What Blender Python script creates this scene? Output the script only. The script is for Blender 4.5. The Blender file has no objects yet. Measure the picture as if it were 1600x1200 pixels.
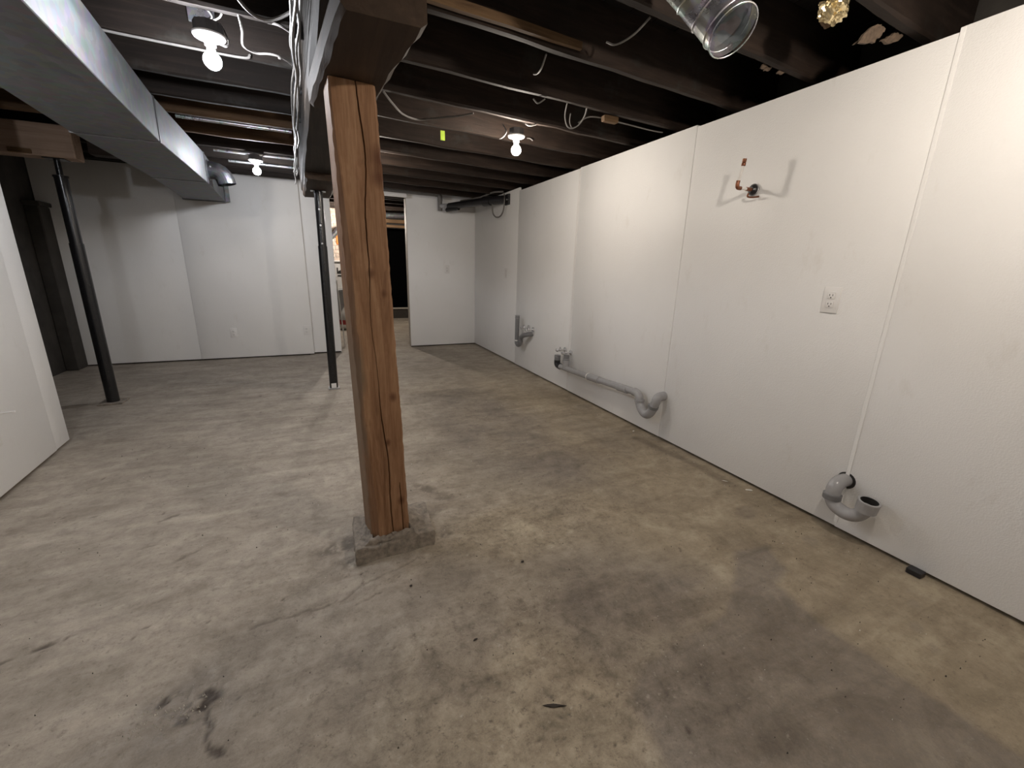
import bpy, bmesh, math, random
import numpy as np
from mathutils import Vector, Matrix

random.seed(7)
rng = np.random.default_rng(7)
scn = bpy.context.scene
COL = scn.collection

# ------------------------------------------------------------------ camera, world, exposure
cam_d = bpy.data.cameras.new('camera')
cam_d.sensor_fit = 'HORIZONTAL'
cam_d.sensor_width = 36.0
cam_d.lens = 657.0 / 1600.0 * 36.0
cam_d.clip_start = 0.02
cam = bpy.data.objects.new('camera', cam_d)
COL.objects.link(cam)
_r, _u, _b = Vector((0.9138, -0.4053, 0.0254)), Vector((0.0847, 0.2515, 0.9641)), Vector((-0.3972, -0.8789, 0.2642))
cam.matrix_world = Matrix(((_r.x, _u.x, _b.x, 0), (_r.y, _u.y, _b.y, 0), (_r.z, _u.z, _b.z, 1.15), (0, 0, 0, 1)))
scn.camera = cam

world = bpy.data.worlds.new('basement_dark')
world.use_nodes = True
world.node_tree.nodes['Background'].inputs[0].default_value = (0.5, 0.5, 0.55, 1)
world.node_tree.nodes['Background'].inputs[1].default_value = 0.0
scn.world = world

scn.view_settings.view_transform = 'Standard'
scn.view_settings.look = 'None'
scn.view_settings.gamma = 1.0
scn.view_settings.use_curve_mapping = False
scn.view_settings.exposure = 0.97

WARM = (1.0, 0.90, 0.785)
COOL = (0.93, 0.95, 1.0)
BULBS = [  # x, y, centre height of bulb, colour, strength, label
    (-0.31, 2.24, 1.905, COOL, 270.0, 'glowing cool white bulb on porcelain lampholder beside the metal duct'),
    (1.25, 2.80, 1.900, WARM, 290.0, 'glowing warm bulb on porcelain lampholder near the right white wall'),
    (-0.41, 4.50, 1.900, COOL, 300.0, 'far glowing bulb in front of the left back wall panels'),
    (0.495, 4.00, 1.890, WARM, 170.0, 'bulb on lampholder mostly hidden behind the wooden post'),
    (1.27, 0.43, 1.900, WARM, 500.0, 'bulb on lampholder nearest the camera above the right wall'),
    (-0.35, -0.55, 1.900, (1.0, 0.94, 0.88), 80.0, 'added fill bulb on lampholder behind the camera left of the beam'),  # added fill lamp out of view, brightens the lower right wall
    (-1.17, 2.00, 1.915, COOL, 250.0, 'bulb on lampholder between the metal duct and the left partition'),
]

# ------------------------------------------------------------------ helpers
def finish(name, bm, mat, parent=None, smooth=True, angle=35):
    me = bpy.data.meshes.new(name)
    bm.normal_update()
    bm.to_mesh(me)
    bm.free()
    if smooth:
        me.shade_smooth()
        me.set_sharp_from_angle(angle=math.radians(angle))
    o = bpy.data.objects.new(name, me)
    COL.objects.link(o)
    if mat is not None:
        me.materials.append(mat)
    if parent is not None:
        o.parent = parent
        o.matrix_parent_inverse = parent.matrix_world.inverted() if parent.type != 'EMPTY' else Matrix.Translation(-Vector(parent.location))
    return o

def tag(o, label, cat, group=None):
    o['label'] = label
    o['category'] = cat
    if group:
        o['group'] = group
    return o

def struct(o, label=None):
    o['kind'] = 'structure'
    if label:
        o['label'] = label
    return o

def thing(name, label, cat, loc=(0, 0, 0), group=None):
    o = bpy.data.objects.new(name, None)
    o.empty_display_size = 0.05
    o.location = loc
    COL.objects.link(o)
    return tag(o, label, cat, group)

def bm_box(bm, x0, x1, y0, y1, z0, z1, mtx=None):
    vs = [bm.verts.new((x, y, z)) for z in (z0, z1) for y in (y0, y1) for x in (x0, x1)]
    if mtx is not None:
        for v in vs:
            v.co = mtx @ v.co
    f = [(0, 2, 3, 1), (4, 5, 7, 6), (0, 1, 5, 4), (2, 6, 7, 3), (0, 4, 6, 2), (1, 3, 7, 5)]
    for q in f:
        bm.faces.new([vs[i] for i in q])
    return vs

def box(name, x0, x1, y0, y1, z0, z1, mat, parent=None, bevel=0.0, mtx=None, seg=1):
    bm = bmesh.new()
    bm_box(bm, x0, x1, y0, y1, z0, z1, mtx)
    if bevel:
        bmesh.ops.bevel(bm, geom=bm.edges[:], offset=bevel, segments=seg, affect='EDGES', profile=0.5)
    return finish(name, bm, mat, parent)

def catmull(pts, n=8):
    P = [Vector(p) for p in pts]
    P = [P[0] * 2 - P[1]] + P + [P[-1] * 2 - P[-2]]
    out = []
    for i in range(1, len(P) - 2):
        for k in range(n):
            t = k / n
            a, b, c, d = P[i - 1], P[i], P[i + 1], P[i + 2]
            out.append(0.5 * ((2 * b) + (c - a) * t + (2 * a - 5 * b + 4 * c - d) * t * t + (3 * b - a - 3 * c + d) * t ** 3))
    out.append(P[-2])
    return out

def bm_tube(bm, pts, r, n=14, caps=(True, True)):
    pts = [Vector(p) for p in pts]
    rs = r if isinstance(r, (list, tuple)) else [r] * len(pts)
    t0 = (pts[1] - pts[0]).normalized()
    up = Vector((0, 0, 1)) if abs(t0.z) < 0.9 else Vector((1, 0, 0))
    nrm = (up - t0 * up.dot(t0)).normalized()
    rings = []
    for i, p in enumerate(pts):
        if i == 0:
            t = t0
        elif i == len(pts) - 1:
            t = (pts[i] - pts[i - 1]).normalized()
        else:
            t = ((pts[i + 1] - p).normalized() + (p - pts[i - 1]).normalized())
            t = t.normalized() if t.length > 1e-6 else (pts[i + 1] - p).normalized()
        nrm = (nrm - t * nrm.dot(t))
        nrm = nrm.normalized()
        bi = t.cross(nrm)
        rings.append([bm.verts.new(p + (nrm * math.cos(a) + bi * math.sin(a)) * rs[i]) for a in [2 * math.pi * k / n for k in range(n)]])
    for a, b in zip(rings, rings[1:]):
        for k in range(n):
            bm.faces.new((a[k], a[(k + 1) % n], b[(k + 1) % n], b[k]))
    if caps[0]:
        bm.faces.new(rings[0][::-1])
    if caps[1]:
        bm.faces.new(rings[-1])
    return rings

def tube(name, pts, r, mat, parent=None, n=14, caps=(True, True), angle=40):
    bm = bmesh.new()
    bm_tube(bm, pts, r, n, caps)
    return finish(name, bm, mat, parent, angle=angle)

def lathe(name, prof, mat, parent=None, n=24, origin=(0, 0, 0), axis=(0, 0, 1), angle=40):
    """prof: list of (radius, height along axis)"""
    bm = bmesh.new()
    ax = Vector(axis).normalized()
    q = Vector((0, 0, 1)).rotation_difference(ax)
    O = Vector(origin)
    rings = []
    for r, h in prof:
        if r <= 1e-6:
            rings.append([bm.verts.new(O + q @ Vector((0, 0, h)))])
        else:
            rings.append([bm.verts.new(O + q @ Vector((r * math.cos(2 * math.pi * k / n), r * math.sin(2 * math.pi * k / n), h))) for k in range(n)])
    for a, b in zip(rings, rings[1:]):
        for k in range(n):
            if len(a) == 1 and len(b) == 1:
                continue
            if len(a) == 1:
                bm.faces.new((a[0], b[(k + 1) % n], b[k])[::-1])
            elif len(b) == 1:
                bm.faces.new((a[k], a[(k + 1) % n], b[0]))
            else:
                bm.faces.new((a[k], a[(k + 1) % n], b[(k + 1) % n], b[k]))
    bmesh.ops.recalc_face_normals(bm, faces=bm.faces[:])
    return finish(name, bm, mat, parent, angle=angle)

# value noise in numpy
_lat = rng.random((256, 256))
def vnoise(x, y):
    xi, yi = np.floor(x).astype(int), np.floor(y).astype(int)
    fx, fy = x - xi, y - yi
    fx, fy = fx * fx * (3 - 2 * fx), fy * fy * (3 - 2 * fy)
    g = lambda a, b: _lat[a % 256, b % 256]
    return (g(xi, yi) * (1 - fx) + g(xi + 1, yi) * fx) * (1 - fy) + (g(xi, yi + 1) * (1 - fx) + g(xi + 1, yi + 1) * fx) * fy
def fbm(x, y, o=4):
    s, a, t = 0, 1.0, 0
    for i in range(o):
        s = s + a * vnoise(x * 2 ** i + 17 * i, y * 2 ** i + 31 * i)
        t += a
        a *= 0.55
    return s / t

# ------------------------------------------------------------------ materials
def new_mat(name):
    m = bpy.data.materials.new(name)
    m.use_nodes = True
    nt = m.node_tree
    for n in list(nt.nodes):
        nt.nodes.remove(n)
    out = nt.nodes.new('ShaderNodeOutputMaterial')
    bs = nt.nodes.new('ShaderNodeBsdfPrincipled')
    nt.links.new(bs.outputs[0], out.inputs[0])
    return m, nt, bs
def nd(nt, t, **kw):
    n = nt.nodes.new('ShaderNode' + t)
    for k, v in kw.items():
        setattr(n, k, v)
    return n
def setin(n, **kw):
    for k, v in kw.items():
        n.inputs[k.replace('_', ' ')].default_value = v
def ramp(nt, fac, stops):
    r = nd(nt, 'ValToRGB')
    e = r.color_ramp.elements
    while len(e) < len(stops):
        e.new(0.5)
    for i, (p, c) in enumerate(stops):
        e[i].position = p
        e[i].color = (c[0], c[1], c[2], 1) if isinstance(c, tuple) else (c, c, c, 1)
    nt.links.new(fac, r.inputs[0])
    return r.outputs[0]
def mix(nt, fac, a, b, mode='MIX'):
    m = nd(nt, 'Mix', data_type='RGBA', blend_type=mode)
    for s, v in ((m.inputs[0], fac), (m.inputs[6], a), (m.inputs[7], b)):
        if isinstance(v, (int, float)):
            s.default_value = v
        elif isinstance(v, tuple):
            s.default_value = (v[0], v[1], v[2], 1)
        else:
            nt.links.new(v, s)
    return m.outputs[2]
def coords(nt, scale=(1, 1, 1), which='Object'):
    tc = nd(nt, 'TexCoord')
    mp = nd(nt, 'Mapping')
    mp.inputs['Scale'].default_value = scale
    nt.links.new(tc.outputs[which], mp.inputs[0])
    return mp.outputs[0]
def noise(nt, vec, scale, detail=4, rough=0.55, dist=0.0):
    n = nd(nt, 'TexNoise')
    setin(n, Scale=scale, Detail=detail, Roughness=rough, Distortion=dist)
    nt.links.new(vec, n.inputs['Vector'])
    return n.outputs[0]
def bump(nt, bs, h, strength=0.3, dist=0.01):
    b = nd(nt, 'Bump')
    setin(b, Strength=strength, Distance=dist)
    nt.links.new(h, b.inputs['Height'])
    nt.links.new(b.outputs[0], bs.inputs['Normal'])
def world_coords(nt, scale=(1, 1, 1)):
    g = nd(nt, 'NewGeometry')
    mp = nd(nt, 'Mapping')
    mp.inputs['Scale'].default_value = scale
    nt.links.new(g.outputs['Position'], mp.inputs[0])
    return mp.outputs[0]

def plain(name, col, rough=0.5, metal=0.0, vary=0.12, vscale=30, bmp=0.0, bscale=80, spec=0.5):
    m, nt, bs = new_mat(name)
    v = coords(nt)
    nz = noise(nt, v, vscale, 5)
    lo = tuple(c * (1 - vary) for c in col)
    hi = tuple(min(1, c * (1 + vary)) for c in col)
    nt.links.new(ramp(nt, nz, [(0.3, lo), (0.7, hi)]), bs.inputs['Base Color'])
    setin(bs, Roughness=rough, Metallic=metal)
    bs.inputs['Specular IOR Level'].default_value = spec
    if bmp:
        bump(nt, bs, noise(nt, v, bscale, 3), bmp, 0.003)
    return m

def mat_panel():
    m, nt, bs = new_mat('white_wall_panel')
    v = world_coords(nt)
    big = noise(nt, v, 1.3, 4)
    c = ramp(nt, big, [(0.3, (0.83, 0.82, 0.805)), (0.7, (0.87, 0.86, 0.845))])
    sm = noise(nt, world_coords(nt, (1, 1, 0.4)), 9, 5, 0.7)
    c = mix(nt, ramp(nt, sm, [(0.60, 0.0), (0.78, 0.25)]), c, (0.60, 0.55, 0.47))
    nt.links.new(c, bs.inputs['Base Color'])
    setin(bs, Roughness=0.42)
    bs.inputs['Specular IOR Level'].default_value = 0.3
    vo = nd(nt, 'TexVoronoi', feature='SMOOTH_F1')
    setin(vo, Scale=190, Smoothness=0.6)
    nt.links.new(v, vo.inputs['Vector'])
    fine = noise(nt, v, 120, 3)
    ad = nd(nt, 'Math', operation='ADD')
    nt.links.new(vo.outputs[0], ad.inputs[0])
    nt.links.new(fine, ad.inputs[1])
    bump(nt, bs, ad.outputs[0], 0.22, 0.003)
    return m

def mat_wood(name, dark, mid, light, axis='X', rough=0.75, scale=1.0, stain=None):
    m, nt, bs = new_mat(name)
    s = {'X': (0.7, 16, 16), 'Y': (16, 0.7, 16), 'Z': (16, 16, 0.7)}[axis]
    v = world_coords(nt, tuple(k * scale for k in s))
    g = noise(nt, v, 2.2, 7, 0.62, 0.6)
    c = ramp(nt, g, [(0.25, dark), (0.5, mid), (0.78, light)])
    blot = noise(nt, world_coords(nt), 2.3, 5, 0.6)
    c = mix(nt, ramp(nt, blot, [(0.42, 0.0), (0.68, 0.75)]), c, tuple(d * 0.55 for d in mid))
    if stain:
        b2 = noise(nt, world_coords(nt), 5.0, 4, 0.6)
        c = mix(nt, ramp(nt, b2, [(0.60, 0.0), (0.72, 0.6)]), c, stain)
    nt.links.new(c, bs.inputs['Base Color'])
    setin(bs, Roughness=rough)
    bs.inputs['Specular IOR Level'].default_value = 0.3
    bump(nt, bs, g, 0.5, 0.004)
    return m

def mat_post():
    m, nt, bs = new_mat('post_wood')
    v = coords(nt, (13, 13, 0.75))
    g = noise(nt, v, 2.4, 8, 0.6, 0.9)
    c = ramp(nt, g, [(0.26, (0.11, 0.054, 0.026)), (0.48, (0.235, 0.125, 0.065)), (0.74, (0.34, 0.20, 0.112))])
    fine = noise(nt, coords(nt, (60, 60, 2.5)), 3, 4)
    c = mix(nt, ramp(nt, fine, [(0.35, 0.35), (0.6, 0.0)]), c, (0.13, 0.055, 0.02))
    # grey weathered band low on the left edge
    tc = nd(nt, 'TexCoord')
    sp = nd(nt, 'SeparateXYZ')
    nt.links.new(tc.outputs['Object'], sp.inputs[0])
    # knots
    for kx, kz, kr in ((0.035, 1.44, 0.022), (-0.012, 1.12, 0.012), (0.03, 1.05, 0.010), (0.04, 0.66, 0.012), (0.01, 0.48, 0.010), (0.05, 0.22, 0.012), (0.045, 1.50, 0.03)):
        vm = nd(nt, 'VectorMath', operation='MULTIPLY')
        vm.inputs[1].default_value = (1, 0.15, 0.75)
        nt.links.new(tc.outputs['Object'], vm.inputs[0])
        ds = nd(nt, 'VectorMath', operation='DISTANCE')
        ds.inputs[1].default_value = (kx, -0.011, kz * 0.75)
        nt.links.new(vm.outputs[0], ds.inputs[0])
        c = mix(nt, ramp(nt, ds.outputs['Value'], [(kr * 0.45, 0.85), (kr * 1.5, 0.0)]), c, (0.085, 0.03, 0.012))
    wn = noise(nt, coords(nt, (8, 8, 2)), 3, 4)
    ad = nd(nt, 'Math', operation='MULTIPLY_ADD')
    ad.inputs[1].default_value = 0.09
    nt.links.new(wn, ad.inputs[0])
    nt.links.new(sp.outputs['X'], ad.inputs[2])
    c = mix(nt, ramp(nt, ad.outputs[0], [(0.0, 0.0), (1.0, 0.0)]), c, (0.2, 0.17, 0.13))
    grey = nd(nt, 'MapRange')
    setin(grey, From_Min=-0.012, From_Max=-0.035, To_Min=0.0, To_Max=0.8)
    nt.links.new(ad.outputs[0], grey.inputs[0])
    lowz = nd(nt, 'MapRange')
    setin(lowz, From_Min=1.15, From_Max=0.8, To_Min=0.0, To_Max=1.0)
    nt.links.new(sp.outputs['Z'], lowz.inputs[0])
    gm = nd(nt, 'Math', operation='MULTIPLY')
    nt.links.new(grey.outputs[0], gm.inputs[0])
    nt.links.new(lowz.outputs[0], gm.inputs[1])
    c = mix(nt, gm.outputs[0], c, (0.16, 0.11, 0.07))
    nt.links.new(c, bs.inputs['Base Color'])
    setin(bs, Roughness=0.7)
    bs.inputs['Specular IOR Level'].default_value = 0.25
    bump(nt, bs, g, 0.5, 0.004)
    return m

def mat_galv(name, base=0.5, rough=0.38):
    m, nt, bs = new_mat(name)
    v = world_coords(nt)
    vo = nd(nt, 'TexVoronoi')
    setin(vo, Scale=28)
    nt.links.new(v, vo.inputs['Vector'])
    n1 = noise(nt, world_coords(nt, (3, 1, 3)), 6, 6, 0.65)
    c = ramp(nt, n1, [(0.3, (base * 0.72, base * 0.74, base * 0.78)), (0.7, (base * 1.1, base * 1.12, base * 1.16))])
    c = mix(nt, 0.12, c, vo.outputs['Color'], 'OVERLAY')
    nt.links.new(c, bs.inputs['Base Color'])
    setin(bs, Metallic=0.85)
    nt.links.new(ramp(nt, n1, [(0.3, rough - 0.06), (0.7, rough + 0.12)]), bs.inputs['Roughness'])
    bump(nt, bs, n1, 0.08, 0.01)
    return m

def mat_floor():
    m, nt, bs = new_mat('stained_concrete')
    v = world_coords(nt)
    at = lambda k: nd(nt, 'Attribute', attribute_name=k)
    n_big = noise(nt, v, 1.6, 6, 0.6)
    n_mid = noise(nt, world_coords(nt, (1.0, 1.25, 1)), 4.2, 12, 0.70, 0.7)
    n_fine = noise(nt, v, 46, 8, 0.78)
    n_mot = noise(nt, v, 15, 12, 0.80, 0.2)
    g_ = nd(nt, 'NewGeometry'); mp_ = nd(nt, 'Mapping'); mp_.inputs['Rotation'].default_value = (0, 0, -0.75); mp_.inputs['Scale'].default_value = (0.45, 3.2, 1)
    nt.links.new(g_.outputs['Position'], mp_.inputs[0])
    n_swp = noise(nt, mp_.outputs[0], 3.2, 9, 0.66, 0.8)
    n_grit = noise(nt, v, 240, 3, 0.7)
    base = ramp(nt, n_mid, [(0.28, (0.295, 0.257, 0.216)), (0.5, (0.42, 0.372, 0.32)), (0.72, (0.515, 0.465, 0.408))])
    och = ramp(nt, n_mid, [(0.28, (0.235, 0.195, 0.135)), (0.5, (0.345, 0.285, 0.205)), (0.72, (0.45, 0.39, 0.285))])
    dk = ramp(nt, n_mid, [(0.28, (0.15, 0.128, 0.108)), (0.5, (0.205, 0.176, 0.148)), (0.75, (0.28, 0.243, 0.205))])
    a_d, a_o, a_p, a_r = at('stain_and_shade'), at('stain_ochre'), at('pit'), at('rough_patch')
    c = mix(nt, a_o.outputs['Fac'], base, och)
    # break the dark stain and painted shade up with the fine grain
    br = nd(nt, 'Math', operation='MULTIPLY_ADD')
    br.inputs[1].default_value = 0.55
    nt.links.new(ramp(nt, n_fine, [(0.3, 0.0), (0.7, 1.0)]), br.inputs[0])
    br.inputs[2].default_value = 0.62
    dm = nd(nt, 'Math', operation='MULTIPLY', use_clamp=True)
    nt.links.new(a_d.outputs['Fac'], dm.inputs[0])
    nt.links.new(br.outputs[0], dm.inputs[1])
    c = mix(nt, dm.outputs[0], c, dk)
    c = mix(nt, 1.0, c, ramp(nt, n_swp, [(0.30, (0.80, 0.78, 0.76)), (0.5, (1.0, 1.0, 1.0)), (0.70, (1.13, 1.13, 1.12))]), 'MULTIPLY')
    mf = nd(nt, 'MapRange')
    setin(mf, From_Min=0, From_Max=1, To_Min=0.42, To_Max=1.0)
    nt.links.new(a_r.outputs['Fac'], mf.inputs[0])
    c = mix(nt, mf.outputs[0], c, ramp(nt, n_mot, [(0.33, (0.50, 0.48, 0.46)), (0.5, (0.98, 0.97, 0.96)), (0.66, (1.30, 1.30, 1.30))]), 'MULTIPLY')
    # large soft tone drift
    c = mix(nt, ramp(nt, n_big, [(0.35, 0.45), (0.62, 0.0)]), c, mix(nt, 1.0, c, (0.70, 0.67, 0.64), 'MULTIPLY'))
    # pores and light scuffs, stronger on the worn patch
    por = ramp(nt, n_fine, [(0.32, 0.9), (0.45, 0.0)])
    pm = nd(nt, 'Math', operation='MULTIPLY')
    nt.links.new(por, pm.inputs[0])
    rp = nd(nt, 'MapRange')
    setin(rp, From_Min=0, From_Max=1, To_Min=0.55, To_Max=1.0)
    nt.links.new(a_r.outputs['Fac'], rp.inputs[0])
    nt.links.new(rp.outputs[0], pm.inputs[1])
    c = mix(nt, pm.outputs[0], c, (0.10, 0.08, 0.062))
    lt = ramp(nt, n_fine, [(0.58, 0.0), (0.72, 0.75)])
    lm = nd(nt, 'Math', operation='MULTIPLY')
    nt.links.new(lt, lm.inputs[0])
    nt.links.new(rp.outputs[0], lm.inputs[1])
    c = mix(nt, lm.outputs[0], c, (0.52, 0.47, 0.385))
    c = mix(nt, ramp(nt, n_grit, [(0.28, 0.4), (0.42, 0.0)]), c, (0.12, 0.1, 0.08))
    c = mix(nt, a_p.outputs['Fac'], c, (0.045, 0.03, 0.02))
    nt.links.new(c, bs.inputs['Base Color'])
    rg = nd(nt, 'MapRange')
    setin(rg, From_Min=0, From_Max=1, To_Min=0.62, To_Max=0.22)
    nt.links.new(at('wet').outputs['Fac'], rg.inputs[0])
    nt.links.new(rg.outputs[0], bs.inputs['Roughness'])
    bs.inputs['Specular IOR Level'].default_value = 0.35
    ad = nd(nt, 'Math', operation='ADD')
    nt.links.new(n_mid, ad.inputs[0])
    nt.links.new(n_fine, ad.inputs[1])
    bump(nt, bs, ad.outputs[0], 0.30, 0.006)
    return m

def mat_emit(name, col, strength):
    m, nt, bs = new_mat(name)
    setin(bs, Roughness=0.3)
    bs.inputs['Base Color'].default_value = (0.9, 0.9, 0.9, 1)
    bs.inputs['Emission Color'].default_value = (*col, 1)
    bs.inputs['Emission Strength'].default_value = strength
    return m

M = {}
M['panel'] = mat_panel()
M['tape'] = plain('joint_tape', (0.78, 0.76, 0.74), 0.5, vary=0.03)
M['floor'] = mat_floor()
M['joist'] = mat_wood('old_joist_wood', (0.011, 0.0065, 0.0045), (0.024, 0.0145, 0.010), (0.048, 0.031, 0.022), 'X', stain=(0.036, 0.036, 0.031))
M['joist_darkened'] = mat_wood('darkened_joist_wood', (0.006, 0.004, 0.003), (0.014, 0.009, 0.0065), (0.034, 0.023, 0.017), 'X', stain=(0.042, 0.043, 0.038))  # joist wood coloured darker to offset glare from the close cool bulb
M['joist_new'] = mat_wood('newer_joist_wood', (0.05, 0.026, 0.012), (0.09, 0.05, 0.024), (0.14, 0.08, 0.04), 'X')
M['lath'] = mat_wood('lath_wood', (0.06, 0.032, 0.014), (0.13, 0.075, 0.035), (0.21, 0.13, 0.065), 'X')
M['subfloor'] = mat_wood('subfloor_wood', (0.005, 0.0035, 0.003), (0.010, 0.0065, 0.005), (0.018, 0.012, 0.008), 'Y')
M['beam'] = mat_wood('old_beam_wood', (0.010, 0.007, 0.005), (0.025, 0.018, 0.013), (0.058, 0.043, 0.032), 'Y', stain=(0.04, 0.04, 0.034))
M['bolster'] = mat_wood('bolster_wood', (0.022, 0.012, 0.006), (0.042, 0.024, 0.013), (0.07, 0.042, 0.023), 'Y')
M['tan'] = mat_wood('tan_beam_wood', (0.24, 0.155, 0.105), (0.36, 0.25, 0.18), (0.45, 0.33, 0.25), 'X')
M['splinter'] = plain('torn_wood', (0.12, 0.083, 0.056), 0.8, vary=0.35, vscale=60, bmp=0.5)
M['post'] = mat_post()
M['concrete'] = plain('footing_concrete', (0.235, 0.20, 0.163), 0.8, vary=0.4, vscale=40, bmp=0.6, bscale=120)
M['foundation'] = plain('bare_foundation', (0.042, 0.037, 0.032), 0.9, vary=0.3, vscale=6, bmp=0.6, bscale=50)
M['backing'] = plain('dark_wall_backing', (0.05, 0.042, 0.035), 0.9)
M['galv'] = mat_galv('galvanized_duct', 0.20, 0.60)
M['galv_new'] = mat_galv('shiny_galvanized', 0.60, 0.28)
M['galv_dull'] = mat_galv('dull_galvanized', 0.22, 0.34)
M['cleat'] = plain('duct_seam', (0.16, 0.16, 0.165), 0.4, 0.8)
M['black'] = plain('black_steel', (0.012, 0.012, 0.013), 0.25, 0.0, 0.2)
M['steel'] = plain('bare_steel', (0.45, 0.45, 0.46), 0.35, 0.9)
M['abs_grey'] = plain('grey_plastic_pipe', (0.36, 0.355, 0.36), 0.22, vary=0.05)
M['abs_dark'] = plain('dark_grey_plastic', (0.18, 0.18, 0.185), 0.35, vary=0.06)
M['abs_black'] = plain('black_plastic', (0.016, 0.015, 0.017), 0.35, vary=0.1)
M['chrome'] = plain('chrome', (0.66, 0.66, 0.67), 0.25, 0.6, 0.03)
M['copper'] = plain('tarnished_copper', (0.22, 0.085, 0.045), 0.4, 0.6, 0.3)
M['pex'] = plain('white_pex', (0.78, 0.76, 0.73), 0.35, vary=0.03)
M['white'] = plain('white_plastic', (0.80, 0.78, 0.76), 0.35, vary=0.03)
M['slot'] = plain('outlet_slot', (0.02, 0.018, 0.016), 0.6)
M['porcelain'] = plain('porcelain', (0.82, 0.82, 0.82), 0.25, vary=0.03)
M['cable'] = plain('white_cable', (0.21, 0.20, 0.19), 0.5, vary=0.08)
M['cable_grey'] = plain('grey_cable', (0.17, 0.16, 0.15), 0.55, vary=0.1)
M['cable_black'] = plain('black_cable', (0.02, 0.02, 0.022), 0.5)
M['lime'] = plain('lime_plastic', (0.42, 0.60, 0.06), 0.5)
M['foil'] = plain('crumpled_foil', (0.72, 0.60, 0.36), 0.22, 0.9, 0.2, bmp=0.4, bscale=40)
M['brick'] = plain('whitewashed_brick', (0.62, 0.50, 0.42), 0.85, vary=0.3, vscale=9, bmp=0.5)
M['mortar'] = plain('pale_mortar', (0.70, 0.66, 0.60), 0.9, vary=0.1)
M['orange'] = plain('orange_paint', (0.80, 0.22, 0.03), 0.6)
M['red'] = plain('red_print', (0.40, 0.05, 0.05), 0.5)
M['bag'] = plain('clear_plastic_bag', (0.62, 0.60, 0.57), 0.2, vary=0.2, vscale=12, bmp=0.6, bscale=25)
M['grit_dark'] = plain('dark_grit', (0.035, 0.026, 0.02), 0.8)
M['grit_pale'] = plain('pale_grit', (0.66, 0.62, 0.55), 0.5)
M['door_dark'] = plain('dark_void', (0.003, 0.003, 0.003), 0.95, spec=0.0)
M['trim'] = plain('pale_trim', (0.42, 0.37, 0.31), 0.6)
M['util_wood'] = mat_wood('utility_framing', (0.16, 0.09, 0.045), (0.28, 0.17, 0.09), (0.40, 0.26, 0.15), 'X')

# ------------------------------------------------------------------ floor
def inside(poly, X, Y):
    c = np.zeros(X.shape, bool)
    n = len(poly)
    for i in range(n):
        x0, y0 = poly[i]
        x1, y1 = poly[(i + 1) % n]
        if y0 == y1:
            continue
        cond = ((y0 > Y) != (y1 > Y)) & (X < (x1 - x0) * (Y - y0) / (y1 - y0) + x0)
        c ^= cond
    return c
def segdist(X, Y, a, b):
    ax, ay = a
    dx, dy = b[0] - ax, b[1] - ay
    t = np.clip(((X - ax) * dx + (Y - ay) * dy) / (dx * dx + dy * dy), 0, 1)
    return np.hypot(X - ax - t * dx, Y - ay - t * dy)
def polymask(poly, X, Y, soft):
    d = np.full(X.shape, 1e9)
    for i in range(len(poly)):
        d = np.minimum(d, segdist(X, Y, poly[i], poly[(i + 1) % len(poly)]))
    d = np.where(inside(poly, X, Y), d, -d)
    return np.clip(d / soft * 0.5 + 0.5, 0, 1)
def blob(X, Y, cx, cy, rx, ry, soft=0.5, rot=0):
    c, s = math.cos(rot), math.sin(rot)
    u, v = ((X - cx) * c + (Y - cy) * s) / rx, (-(X - cx) * s + (Y - cy) * c) / ry
    d = np.hypot(u, v)
    return np.clip((1 - d) / soft + 0.5, 0, 1)

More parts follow.
